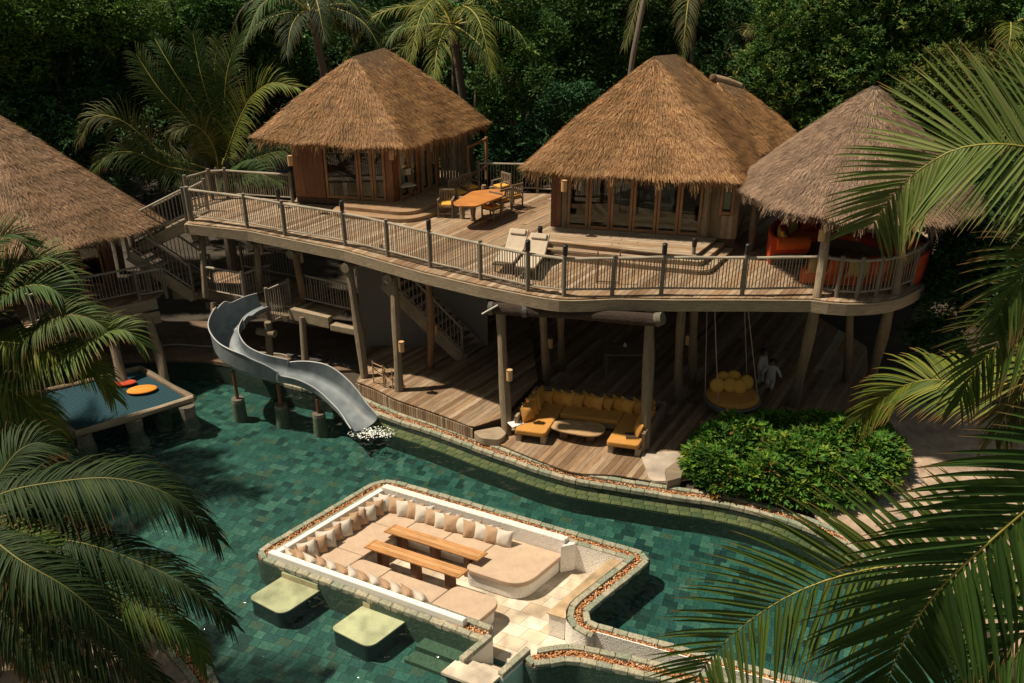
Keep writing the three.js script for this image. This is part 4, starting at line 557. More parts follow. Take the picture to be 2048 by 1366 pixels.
// ---------- second hut with the annex ----------
{
  const Y = 4.3, L = p(1102, 453, Y), Rt = p(1470, 478, Y), h = 1.95, dv = V(1.15, 0, -3.4);
  const t = thing('thatched_hut', 'large thatched hut with a row of six glass doors behind the wide pale steps', 'hut', lerp(L, Rt, 0.5));
  facade(t, L, Rt, h, [['boards', 0, 0.055], ['grey', 0.058, 0.088], ['glass', 0.09, 0.205], ['glass', 0.207, 0.325], ['glass', 0.327, 0.445], ['glass', 0.447, 0.575], ['glass', 0.577, 0.692], ['glass', 0.694, 0.812], ['post', 0.815, 0.86], ['grey', 0.85, 0.9], ['grey', 0.975, 1]]);
  { const d = Rt.clone().sub(L), a = lerp(L, Rt, 0.9), b = lerp(L, Rt, 0.975); facade(t, a.clone().add(V(0, 0.65, 0)), b.clone().add(V(0, 0.65, 0)), 1.3, [['blind', 0, 1]]); for (let i = 0; i < 4; i++) { const m = part(t, 'board', B(0.1, 0.65, 0.04), pick(greyWood), lerp(a, b, (i + 0.5) / 4).add(V(0, 0.32, 0))); m.rotation.y = Math.atan2(-d.z, d.x); } }
  const BR = Rt.clone().add(dv), BL = L.clone().add(dv); facade(t, Rt, BR, 1.9, [['grey', 0, 1]]); facade(t, BL, L, 1.9, [['boards', 0, 1]]); part(t, 'wall', beam(BR.clone().add(V(0, h / 2, 0)), BL.clone().add(V(0, h / 2, 0)), 0.08, h), darkWood);
  part(t, 'floor', slab([L, Rt, BR, BL], DK - 0.02, Y - 0.01), darkWood);
  const eY = 6.14, a = p(1041, 331, eY), b = p(1492, 355, eY), dd = V(2.0, 0, -5.0); hipped(t, [a, b, b.clone().add(dd), a.clone().add(dd)].reverse(), q(1308, 112, 24.6), q(1352, 108, 25.3), { n: 88000, seed: 33, bulge: 0.05, fringe: 1.3 });
  const an = thing('hut_annex', 'smaller thatched annex roof behind the large hut, half in its shadow', 'hut annex', V(7, DK, -26)); const e = P([[1520, 340], [1607, 268], [1500, 180]], 6.25), E = [V(4.4, 6.25, -26.9), V(6.6, 6.25, -24.1), p(1606, 272, 6.25), V(6.7, 6.25, -29.6)];
  hipped(an, E.reverse(), q(1432, 158, 26.6), q(1474, 172, 27.0), { n: 46000, seed: 44, roll: 0.13, bulge: 0.06, fringe: 1.2 });
  const w = [V(5.6, DK, -26.8), V(6.8, DK, -25.2), V(7.9, DK, -26.4), V(6.6, DK, -28.2)]; for (let i = 0; i < 4; i++) part(an, 'wall', beam(w[i].clone().add(V(0, 1.1, 0)), w[(i + 1) % 4].clone().add(V(0, 1.1, 0)), 0.08, 2.2), greyWood[1]);
  // wide steps
  const st = thing('wide_steps', 'wide pale timber steps and landing in front of the six glass doors', 'steps', lerp(L, Rt, 0.5).setY(DK));
  const top = P([[1085, 483], [1391, 510], [1432, 478], [1440, 466], [1100, 452]], Y), dirF = Rt.clone().sub(L);
  part(st, 'riser', slab(offset(top, -0.03), DK - 0.02, Y - 0.04), deckM[6]); planks(st, top, Y, dirF, 0.15, 0.008, 0.03, 2.6, [deckM[1], deckM[4], deckM[1], deckM[3], deckM[4]]);
  for (const [l, y] of [[[[1090, 498], [1404, 524], [1452, 484], [1440, 470], [1095, 480]], 4.17], [[[1088, 509], [1400, 541], [1420, 540], [1436, 526], [1478, 486], [1460, 474], [1095, 490]], 4.035]]) { const pl = roundPath(P(l, y), [0, 0.1, 0.1, 0.1, 0, 0, 0]); part(st, 'step', slab(pl, DK - 0.02, y - 0.033), deckM[6]); planks(st, pl, y, dirF, 0.14, 0.008, 0.03, 3, [deckM[1], deckM[4], deckM[0]], 40, 'tread'); }
  // furniture seen through the doors
  const seat = (label, at, turn) => { const c = thing('lounge_chair', label, 'armchair', O0, 'white armchairs inside the large hut'); org.set(c, O0); const m = std(C(.7, .66, .58), { map: clothT }); part(c, 'seat', RB(0.75, 0.22, 0.7, 0.06), m, V(0, 0.34, 0)); part(c, 'backrest', RB(0.75, 0.42, 0.16, 0.06), m, V(0, 0.62, -0.3)); for (const s of [-1, 1]) part(c, 'armrest', RB(0.14, 0.26, 0.7, 0.05), m, V(0.36 * s, 0.5, 0)); part(c, 'base', RB(0.7, 0.22, 0.62, 0.02), redWood[1], V(0, 0.12, 0)); c.position.copy(at); c.rotation.y = turn; };
  seat('white armchair inside the large hut behind the third glass door', p(1252, 445, Y).add(V(0.1, 0, -1.2)), 0.4); seat('white armchair inside the large hut behind the fifth glass door', p(1325, 455, Y).add(V(0.15, 0, -1.3)), -0.3);
  const ot = thing('ottoman', 'dark green ottoman between the two white armchairs inside the large hut', 'ottoman', p(1285, 458, Y).add(V(0.1, 0, -1.0))); part(ot, 'cushion', RB(0.9, 0.36, 0.7, 0.08), std(C(.02, .13, .09), { map: clothT }), p(1285, 458, Y).add(V(0.1, 0.3, -1.0))); part(ot, 'foot', RB(0.8, 0.14, 0.6, 0.02), redWood[1], p(1285, 458, Y).add(V(0.1, 0.06, -1.0)));
  wallLamp('cylinder lamp on the grey post at the brown end of the large hut', p(1124, 352, 5.9).add(V(0.05, -0.2, 0.25))); wallLamp('cylinder lamp on the post beside the narrow blind window of the large hut', lerp(L, Rt, 0.84).add(V(0, 1.7, 0.2)));
}
// ---------- round pavilion ----------
{
  const c = V(8.85, DK, -21.6), t = thing('round_pavilion', 'round open pavilion with a greyish conical thatch roof at the end of the deck', 'pavilion', c);
  cone(t, c, 2.8, 6.05, 8.52, { n: 80000, cols: greyCol, base: thatchBaseGrey, seed: 55, bulge: 0.04, fringe: 1.9, thick: 0.15 });
  const posts = [[1630, 590, 1648, 425], [1790, 588, 1800, 430], [1700, 470, 1702, 415], [1560, 480, 1545, 430]];
  part(t, 'post', rod(p(1632, 592, DK), p(1632, 592, DK).add(V(0.1, 2.35, -0.25)), 0.115, 0.1, 12, 0.02), greyWood[2]);
  part(t, 'post', rod(p(1789, 588, DK), p(1789, 588, DK).add(V(-0.1, 2.35, -0.25)), 0.115, 0.1, 12, 0.02), greyWood[0]);
  for (const [x, z] of [[6.6, -22.6], [7.9, -24], [10.6, -23]]) part(t, 'post', rod(V(x, DK, z), V(x, 6.3, z), 0.1, 0.09, 12, 0.02), greyWood[1]);
  wallLamp('cylinder lamp hanging on the front post of the round pavilion', p(1632, 592, DK).add(V(-0.08, 1.55, -0.05)));
  // round sofa
  const s = thing('round_sofa', 'large curved orange and red sofa under the round pavilion', 'sofa', c.clone()), arc = (r0, r1, a0, a1, n = 28) => [...Array.from({ length: n + 1 }, (_, i) => { const a = a0 + (a1 - a0) * i / n; return V(c.x + Math.cos(a) * r0, 0, c.z + Math.sin(a) * r0); }), ...Array.from({ length: n + 1 }, (_, i) => { const a = a1 + (a0 - a1) * i / n; return V(c.x + Math.cos(a) * r1, 0, c.z + Math.sin(a) * r1); })];
  const a0 = Math.PI * 0.98, a1 = Math.PI * 2.3;
  part(s, 'base', slab(arc(1.05, 1.95, a0, a1), DK + 0.02, DK + 0.3, 0.01), greyWood[1]);
  const nS = 7; for (let i = 0; i < nS; i++) part(s, 'seat', slab(arc(1.0, 1.95, a0 + (a1 - a0) * i / nS + 0.006, a0 + (a1 - a0) * (i + 1) / nS - 0.006, 8), DK + 0.3, DK + 0.46, 0.04), i % 2 ? orangeM : redM);
  part(s, 'backrest', slab(arc(1.9, 2.02, a0, a1), DK + 0.02, DK + 0.78, 0.04), redM); part(s, 'arm_bolster', rod(V(c.x + Math.cos(a0) * 1.05, DK + 0.6, c.z + Math.sin(a0) * 1.05), V(c.x + Math.cos(a0) * 1.9, DK + 0.6, c.z + Math.sin(a0) * 1.9), 0.17, 0.17, 16), orangeM);
  const pm = [yellowM, redM, goldM, orangeM, mustardM, redM, goldM, orangeM, yellowM, redM, goldM], nm = ['golden yellow', 'dark red', 'pale gold', 'bright orange', 'mustard', 'dark red', 'pale gold', 'bright orange', 'golden yellow', 'dark red', 'pale gold'];
  for (let i = 0; i < 11; i++) { const a = a0 + 0.14 + (a1 - a0 - 0.28) * i / 10, d = V(-Math.cos(a), 0, -Math.sin(a)); leanPillow(`${nm[i]} pillow against the curved sofa back in the pavilion, ${nth[i]} from the steps side`, V(c.x - d.x * 1.62, DK + 0.46, c.z - d.z * 1.62), d, pm[i], 0.3, 'pillows on the curved sofa', 'pillow', 1.2); }
  const fr = V(c.x, 0, c.z); for (const [i, px, py, m, l] of [[0, 1652, 548, goldM, 'golden pillow behind the pavilion railing next to the thick front post'], [1, 1692, 552, orangeM, 'orange pillow behind the pavilion railing between two golden ones'], [2, 1735, 558, goldM, 'golden pillow in the middle of the pavilion railing'], [3, 1775, 556, orangeM, 'orange pillow behind the pavilion railing close to its far post'], [4, 1808, 550, goldM, 'golden pillow at the palm side end of the pavilion railing']]) leanPillow(l, p(px, py + 18, DK + 0.4).add(V(0, 0, -0.75)), V(0, 0, -1), m, 0.25, 'pillows behind the pavilion railing', 'pillow', 1.15);
  part(s, 'front_seat', slab([p(1610, 582, DK), p(1660, 588, DK), p(1720, 590, DK), p(1790, 582, DK), p(1815, 566, DK), p(1800, 548, DK), p(1720, 560, DK), p(1625, 560, DK)].map((v) => v.clone().add(V(0, 0, -0.5))), DK + 0.02, DK + 0.4, 0.03), orangeM);
}
// ---------- big hut at the stairs ----------
{
  const eY = 3.85, F = WK + 0.15, t = thing('thatched_hut', 'huge greyish thatched hut at the stairs with brown framed windows above its balcony', 'hut', V(-15.8, F, -27));
  hipped(t, [V(-10.55, eY, -25.7), V(-13.3, eY, -22.6), V(-21.5, eY, -24.6), V(-18.8, eY, -29.2)], V(-18.8, 7.6, -26.6), V(-16, 7.6, -25.7), { n: 110000, cols: greyCol.map((x, i) => x.clone().lerp(strawCol[i], 0.45)), base: thatchBaseGrey, seed: 66, bulge: 0.05, fringe: 1.5, round: 0.9 });
  const h = 2.6, w = [V(-12.6, F, -25.6), V(-17.5, F, -25.2), V(-18.5, F, -28.4), V(-13.6, F, -27.2)];
  facade(t, w[1], w[0], h, [['boards', 0, 0.3], ['glass', 0.31, 0.47], ['boards', 0.48, 0.62], ['glass', 0.63, 0.78], ['glass', 0.785, 0.93], ['boards', 0.94, 1]]); facade(t, w[0], w[3], h, [['boards', 0, 1]]);
  for (const [a, b] of [[w[1], w[2]], [w[2], w[3]]]) part(t, 'wall', beam(a.clone().add(V(0, h / 2, 0)), b.clone().add(V(0, h / 2, 0)), 0.08, h), redWood[1]); part(t, 'floor', slab(w, F - 0.16, F - 0.01), redWood[2]);
}
// ---------- mustard sofa and its table ----------
{
  const sY = 0.1, BLk = p(1070, 776, 0.3), BRk = p(1332, 806, 0.3), FLk = p(1022, 858, sY), FRk = p(1284, 892, sY);
  const t = thing('corner_sofa', 'long U-shaped built-in timber sofa with mustard mattresses at the pool edge', 'sofa', lerp(BLk, BRk, 0.5).setY(FLOOR));
  const X = BRk.clone().sub(BLk).setY(0), W = X.length(); X.normalize(); const Zl = FLk.clone().sub(BLk).setY(0), Zr = FRk.clone().sub(BRk).setY(0), at = (u, v, y) => { const z = Zl.clone().lerp(Zr, u / W); return BLk.clone().setY(y).addScaledVector(X, u).addScaledVector(z, v); };
  const pl = (l) => l.map(([u, v]) => at(u, v, 0)), dep = Zl.length(), k = (m) => m / dep;
  const blk = (n, l, y0, y1, m, b = 0.02, r = 0) => part(t, n, slab(r ? roundPath(pl(l), r) : pl(l), y0, y1, b), m);
  const aw = 0.98, sd = k(0.9);
  blk('base', [[0.06, 0.03], [W - 0.06, 0.03], [W - 0.06, sd], [0.06, sd]], FLOOR + 0.1, sY - 0.14, greyWood[0], 0.01); for (const u of [0.1, W - aw]) blk('base', [[u, 0.3], [u + aw - 0.1, 0.3], [u + aw - 0.1, 0.97], [u, 0.97]], FLOOR + 0.2, sY - 0.142, greyWood[0], 0.01);
  for (const u of [0.12, aw - 0.16, W - aw + 0.04, W - 0.2]) blk('leg', [[u, 0.88], [u + 0.14, 0.88], [u + 0.14, 0.97], [u, 0.97]], FLOOR, FLOOR + 0.21, greyWood[2], 0.006);
  blk('mattress', [[0.1, 0.04], [aw, 0.04], [aw, 1], [0.1, 1]], sY - 0.14, sY, mustardM, 0.035, [0, 0, 0.1, 0.08]); blk('mattress', [[aw + 0.01, 0.04], [W - aw - 0.01, 0.04], [W - aw - 0.01, sd], [aw + 0.01, sd]], sY - 0.14, sY, mustardM, 0.035, 0.06); blk('mattress', [[W - aw, 0.04], [W - 0.1, 0.04], [W - 0.1, 1], [W - aw, 1]], sY - 0.14, sY, mustardM, 0.035, [0, 0, 0.08, 0.1]);
  blk('backrest', [[0, 0], [W, 0], [W, k(0.09)], [0, k(0.09)]], FLOOR, 0.36, greyWood[0], 0.012); blk('backrest', [[0, k(0.1)], [0.09, k(0.1)], [0.09, 0.86], [0, 0.86]], FLOOR, 0.34, greyWood[2], 0.012); blk('backrest', [[W - 0.09, k(0.1)], [W, k(0.1)], [W, 0.9], [W - 0.09, 0.9]], FLOOR, 0.34, greyWood[1], 0.012);
  const g = 'mustard pillows on the pool side sofa', dz = Zl.clone().normalize();
  const mus = [mustardM, std(C(.66, .3, .045), { map: clothT, roughness: 0.9 }), std(C(.8, .4, .08), { map: clothT, roughness: 0.9 })];
  for (let i = 0; i < 11; i++) leanPillow(`mustard pillow on the sofa's long back, ${nth[i]} from the corner nearer the stairs`, at(0.42 + i * (W - 0.84) / 10, k(0.36) + rr(-0.02, 0.02), sY), dz.clone().addScaledVector(X, -0.3), mus[i % 3], 0.4, g, 'pillow', rr(0.9, 1.0));
  for (let i = 0; i < 5; i++) leanPillow(`mustard pillow on the sofa arm nearer the stairs, ${nth[i]} from its open end`, at(0.34, 0.72 - i * 0.125, sY), X.clone().addScaledVector(dz, 0.5), mus[i % 3], 0.36, g, 'pillow', 1.1);
  for (let i = 0; i < 5; i++) leanPillow(`mustard pillow on the sofa arm nearer the hedge, ${nth[i]} from its open end`, at(W - 0.34, 0.74 - i * 0.125, sY), X.clone().negate().addScaledVector(dz, 0.5), mus[i % 3], 0.36, g, 'pillow', 1.1);
  const bk = thing('magazine', 'open white magazine lying on the sunlit end of the mustard sofa', 'magazine', p(1030, 846, sY)); const pg = std(C(.75, .73, .7)); part(bk, 'page', RB(0.2, 0.012, 0.28, 0.004), pg, p(1026, 848, sY + 0.01)).rotation.y = 0.5; part(bk, 'page', RB(0.2, 0.014, 0.28, 0.004), pg, p(1037, 844, sY + 0.012)).rotation.y = 0.5;
  const tr = thing('tray', 'small dark wooden tray at the hedge side end of the mustard sofa', 'tray', p(1264, 871, sY)); part(tr, 'board', RB(0.34, 0.03, 0.26, 0.01), darkWood, p(1264, 871, sY + 0.02)); for (const z of [-0.12, 0.12]) part(tr, 'edge', RB(0.34, 0.05, 0.02, 0.006), darkWood, p(1264, 871, sY + 0.05).add(V(0, 0, z)));
  // oval table
  const c = p(1154, 854, 0.06), ct = thing('coffee_table', 'oval wooden coffee table in front of the mustard sofa', 'table', c.clone().setY(FLOOR)), el = []; for (let i = 0; i < 40; i++) { const a = i / 40 * Math.PI * 2, sx = Math.sign(Math.cos(a)) * Math.abs(Math.cos(a)) ** 0.75 * 0.74, sz = Math.sign(Math.sin(a)) * Math.abs(Math.sin(a)) ** 0.8 * 0.34; el.push(c.clone().addScaledVector(X, sx).addScaledVector(dz, sz + 0.05 * Math.sin(a * 2))); }
  const tw = wood(C(.62, .4, .21), { roughness: 0.5 }); part(ct, 'top', slab(el, 0.01, 0.06, 0.012), tw); for (const s of [-0.36, 0.36]) part(ct, 'leg', RB(0.22, 0.29, 0.26, 0.03), wood(C(.22, .12, .06)), c.clone().addScaledVector(X, s).setY(FLOOR + 0.145));
}
// ---------- hanging round bed ----------
{
  const c = p(1464, 796, 0.18), t = thing('hanging_bed', 'round mustard swing bed hanging on ropes under the deck', 'swing bed', c);
  part(t, 'frame', new THREE.CylinderGeometry(0.8, 0.68, 0.2, 48), std(C(.16, .19, .2), { roughness: 0.6 }), c.clone().add(V(0, -0.08, 0))); part(t, 'mattress', new THREE.LatheGeometry([[0, 0.16], [0.6, 0.16], [0.7, 0.13], [0.74, 0.06], [0.72, 0], [0, 0]].map(([a, b]) => new THREE.Vector2(a, b)), 40), mustardM, c.clone().add(V(0, 0.02, 0)));
  for (const [dx, dz, tx] of [[-0.72, -0.15, 1442], [-0.5, 0.55, 1446], [0.72, 0.0, 1520], [0.55, -0.5, 1524]]) { const a = c.clone().add(V(dx, 0, dz)), b = p(tx, 615, TOP); b.z = a.z * 0.8 + c.z * 0.2; part(t, 'rope', rod(a, b, 0.013, 0.013, 6), ropeM); }
  const ds = 'round yellow cushion on the hanging bed', sp = [[-0.42, -0.12, 0.24, 'at the rope nearest the mustard sofa'], [-0.2, -0.4, 0.3, 'in the rear row behind the sofa side one'], [0.1, -0.42, 0.32, 'in the middle of the rear row'], [0.42, -0.22, 0.28, 'at the rope nearest the children'], [-0.06, -0.12, 0.24, 'in the middle of the front row'], [0.2, -0.08, 0.22, 'in the front row on the children side']];
  for (const [x, z, h, l] of sp) { const m = solo('round_cushion', `${ds} ${l}`, 'cushion', new THREE.SphereGeometry(0.21, 20, 12).scale(1, 1, 0.45), yellowM, c.clone().add(V(x, h + 0.1, z)), 'round cushions on the hanging bed'); m.rotation.set(-0.5, rr(-0.3, 0.3), 0); }
}
// ---------- lamps on columns, bollards ----------
wallLamp('cylinder lamp halfway up the gnarled column on the sunlit terrace', p(806, 693, 1.75).setY(1.55).add(V(0, 0, 0.05)).copy(q(803, 693, 21.55)));
wallLamp('cylinder lamp on the brown column beside the inner staircase', q(870, 657, 23.2)); wallLamp('thin cylinder lamp on the shaded face of the sofa corner column', q(1019, 750, 19.75)); wallLamp('cylinder lamp in the dark behind the back of the mustard sofa', q(1101, 685, 22.4)); wallLamp('cylinder lamp in the dark between the sofa and the hanging bed', q(1377, 679, 21.5)); wallLamp('cylinder lamp under the walkway beside the water slide', q(431, 627, 24.4));
function bollard(label, at, h = 0.42) { const t = thing('bollard_lantern', label, 'lantern', at, 'black topped lantern posts on the deck'); part(t, 'stem', new THREE.CylinderGeometry(0.05, 0.055, h * 0.5, 12), postM, at.clone().add(V(0, h * 0.25, 0))); const l = part(t, 'lantern', new THREE.CylinderGeometry(0.068, 0.062, h * 0.5, 14), blackM, at.clone().add(V(0, h * 0.75, 0))); part(l, 'cap', new THREE.CylinderGeometry(0.05, 0.07, 0.03, 14), blackM, at.clone().add(V(0, h + 0.012, 0))); }
bollard('black topped lantern post at the lounger end of the wide steps', p(1080, 484, 4.3)); bollard('black topped lantern post at the pavilion end of the wide steps', p(1387, 508, 4.3)); bollard('black topped lantern post on the dark back corner near the first hut', p(559, 415, DK), 0.6);
// ---------- bamboo racks ----------
function rack(label, a, b, h) { const t = thing('bamboo_rack', label, 'rack', lerp(a, b, 0.5), 'bamboo towel racks'), m = wood(C(.5, .33, .18)), d = V(0.35, 0, -0.15); for (const e of [a, b]) { part(t, 'upright', rod(e, e.clone().add(V(0, h, 0)), 0.018, 0.018, 8), m); part(t, 'strut', rod(e.clone().add(d), e.clone().add(V(0, h * 0.75, 0)), 0.014, 0.014, 8), m); } for (const k of [0.25, 0.55, 0.93]) part(t, 'rung', rod(lerp(a, b, -0.05).add(V(0, h * k, 0)), lerp(a, b, 1.05).add(V(0, h * k, 0)), 0.015, 0.015, 8), m); }
rack('taller bamboo towel rack standing by the full height column on the sunlit terrace', p(748, 766, 0), p(768, 775, 0), 0.72); rack('shorter bamboo towel rack next to the gnarled column on the sunlit terrace', p(771, 772, 0), p(786, 778, 0), 0.62);
rack('thin bamboo rack half hidden at the back edge of the green hedge', p(1398, 884, FLOOR), p(1432, 872, FLOOR), 0.65);
// ---------- rolled blind under the deck ----------
{
  const a = q(985, 617, 19.75), b = q(1318, 640, 19.0), t = thing('rolled_blind', 'rolled up brown matting blind hanging below the deck edge over the sofa', 'blind', lerp(a, b, 0.5));
  part(t, 'roll', rod(a, b, 0.14, 0.15, 14, 0.012), std(C(.06, .035, .022), { map: strawT, bumpMap: strawT, bumpScale: 0.03 }));
  for (const k of [-0.01, 0.2, 0.995]) { const c = lerp(a, b, k), d = b.clone().sub(a).normalize(); part(t, 'strap', rod(c.clone().addScaledVector(d, -0.06), c.clone().addScaledVector(d, 0.06), 0.17, 0.17, 14), std(C(.1, .095, .09), { map: stoneT })); }
  part(t, 'log_end', rod(q(1312, 638, 19.0), q(1326, 637, 18.9), 0.16, 0.16, 12), std(C(.16, .14, .11), { map: stoneT })); part(t, 'handle', rod(q(964, 628, 19.6), q(996, 610, 19.6), 0.022, 0.022, 8), std(C(.6, .6, .58), { metalness: 0.8, roughness: 0.35 }));
}
// ---------- dining table and chairs ----------
{
  const Y = DK + 0.74, el = roundPath(P([[905, 405], [912, 411], [952, 412], [1008, 391], [1011, 380], [990, 377], [944, 382]], Y), 0.14), t = thing('dining_table', 'orange brown slab dining table on the deck between the two huts', 'table', p(950, 425, DK));
  part(t, 'top', slab(el, Y - 0.05, Y, 0.012), tableWood); for (const [x, y] of [[924, 437], [946, 441], [985, 415], [968, 412]]) part(t, 'leg', rod(p(x, y, DK), p(x, y, DK).setY(Y - 0.05), 0.085, 0.07, 12, 0.01), wood(C(.36, .25, .15)));
  const m = wood(C(.33, .25, .17)); let first = null;
  const chair = () => { const c = thing('dining_chair', null, 'chair', O0, 'dining chairs with yellow cushions'); org.set(c, O0); for (const x of [-0.25, 0.25]) { part(c, 'leg', B(0.045, 0.64, 0.045), m, V(x, 0.32, 0.24)); part(c, 'leg', B(0.045, 0.92, 0.045), m, V(x, 0.46, -0.24)); part(c, 'armrest', RB(0.06, 0.03, 0.5, 0.01), m, V(x, 0.65, 0.01)); }
    part(c, 'seat', RB(0.52, 0.04, 0.5, 0.01), m, V(0, 0.4, 0)); part(c, 'cushion', RB(0.46, 0.09, 0.46, 0.04), yellowM, V(0, 0.465, 0.01)); part(c, 'top_rail', RB(0.5, 0.08, 0.035, 0.01), m, V(0, 0.88, -0.24)); part(c, 'lower_rail', RB(0.46, 0.05, 0.03, 0.008), m, V(0, 0.55, -0.24)); for (let i = 0; i < 5; i++) part(c, 'slat', B(0.045, 0.3, 0.02), m, V(-0.18 + i * 0.09, 0.71, -0.24)); part(c, 'stretcher', B(0.46, 0.035, 0.03), m, V(0, 0.16, 0.24)); return c; };
  const ax = p(1005, 385, Y).sub(p(915, 408, Y)).setY(0).normalize(), tf = Math.atan2(ax.x, ax.z), sd = V(-ax.z, 0, ax.x);
  const spots = [[p(893, 432, DK), -0.1, 'yellow cushioned dining chair at the table end nearest the rounded hut steps'], [p(984, 438, DK), -0.62, 'yellow cushioned dining chair in the sun at the near corner of the dining table'], [p(1003, 424, DK), tf + Math.PI / 2, 'wooden dining chair in the middle of the table side facing the large hut'], [p(1026, 414, DK), tf + Math.PI / 2, 'last wooden dining chair on the table side facing the large hut'], [p(1003, 395, DK), tf + Math.PI, 'dining chair at the far end of the table before the back railing'], [p(917, 408, DK), tf - Math.PI / 2, 'dining chair half hidden on the hut side of the table, first from the near end'], [p(940, 397, DK), tf - Math.PI / 2, 'dining chair half hidden on the hut side of the table, second from the near end']];
  spots.forEach(([at, turn, l], i) => { if (!i) { first = chair(); first.userData.label = l; first.position.copy(at); first.scale.setScalar(0.87); first.rotation.y = turn; } else dup(first, l, at, turn); });
  // director's chair by the blinds of the first hut
  const at = p(815, 398, 4.15), dc = thing('folding_chair', 'slim dark wooden folding chair by the white blinds of the first hut', 'chair', O0); org.set(dc, O0); for (const x of [-0.24, 0.24]) { part(dc, 'leg', beam(V(x, 0, -0.2), V(x, 0.62, 0.22), 0.03, 0.03), redWood[1]); part(dc, 'leg', beam(V(x, 0, 0.22), V(x, 0.95, -0.22), 0.03, 0.03), redWood[1]); } part(dc, 'seat', RB(0.5, 0.03, 0.4, 0.01), canvasM, V(0, 0.46, 0)); part(dc, 'backrest', RB(0.5, 0.2, 0.02, 0.008), canvasM, V(0, 0.82, -0.18)); dc.position.copy(at); dc.rotation.y = 0.5;
  // towel stand beyond the railing
  const a = p(1193, 566, DK), b = p(1237, 568, DK), ts = thing('towel_stand', 'thin brown two legged stand on the deck behind the curved railing', 'stand', lerp(a, b, 0.5)); for (const e of [a, b]) part(ts, 'upright', rod(e, e.clone().add(V(0, 0.85, 0)), 0.018, 0.018, 8), redWood[2]); part(ts, 'foot_bar', rod(a.clone().add(V(0, 0.05, 0)), b.clone().add(V(0, 0.05, 0)), 0.014, 0.014, 8), redWood[2]); part(ts, 'cross_bar', rod(a.clone().add(V(0, 0.62, 0)), b.clone().add(V(0, 0.62, 0)), 0.012, 0.012, 8), redWood[2]);
}
// ---------- sun loungers ----------
{
  const cush = std(C(.6, .5, .38), { map: clothT, bumpMap: weaveBump, bumpScale: 0.001 }), L = thing('sun_lounger', 'cream sun lounger with raised back standing further from the wide steps', 'sun lounger', O0, 'cream sun loungers behind the railing'); org.set(L, O0);
  part(L, 'mattress', RB(0.62, 0.09, 1.25, 0.035), cush, V(0, 0.38, 0.32)); const bk = part(L, 'backrest', RB(0.62, 0.09, 0.74, 0.035), cush, V(0, 0.6, -0.56)); bk.rotation.x = 0.7; const hp = part(L, 'head_pillow', RB(0.5, 0.08, 0.2, 0.035), cush, V(0, 0.81, -0.69)); hp.rotation.x = 0.7;
  part(L, 'frame', merge([RB(0.05, 0.06, 1.9, 0.01).translate(-0.31, 0.29, 0), RB(0.05, 0.06, 1.9, 0.01).translate(0.31, 0.29, 0), RB(0.62, 0.05, 0.05, 0.01).translate(0, 0.29, 0.92), RB(0.62, 0.05, 0.05, 0.01).translate(0, 0.29, -0.92)]), darkWood); for (const x of [-0.3, 0.3]) for (const z of [-0.8, 0.8]) part(L, 'leg', B(0.05, 0.28, 0.05), darkWood, V(x, 0.14, z)); part(L, 'prop', beam(V(-0.25, 0.3, -0.75), V(-0.25, 0.72, -0.66), 0.03, 0.03), darkWood); part(L, 'prop', beam(V(0.25, 0.3, -0.75), V(0.25, 0.72, -0.66), 0.03, 0.03), darkWood);
  const dir = p(1015, 548, DK).sub(p(1050, 505, DK)), ry = Math.atan2(dir.x, dir.z); L.position.copy(p(1024, 527, DK)); L.rotation.y = ry; L.scale.setScalar(0.86); dup(L, 'cream sun lounger with raised back standing next to the wide steps', p(1066, 537, DK), ry);
}
// ---------- stepping stones, pale stones on the sand ----------
for (const [i, [x, y]] of [[1802, 915], [1812, 930], [1822, 945], [1832, 960], [1800, 990], [1770, 1005], [1812, 1022], [1795, 1042]].entries()) solo('stepping_stone', `flat round stepping stone in the sand beside the hedge, ${nth[i]} from the terrace`, 'stone', slab(roundPath([0, 1, 2, 3, 4, 5, 6].map((k) => p(x, y, -0.36).add(V(Math.cos(k * 0.9) * rr(0.17, 0.23), 0, Math.sin(k * 0.9) * rr(0.15, 0.21)))), 0.1), -0.4, -0.345, 0.012), std(C(.3, .28, .24), { map: stoneT, bumpMap: stoneBump, bumpScale: 0.01 }), O0, 'stepping stones in the sand');

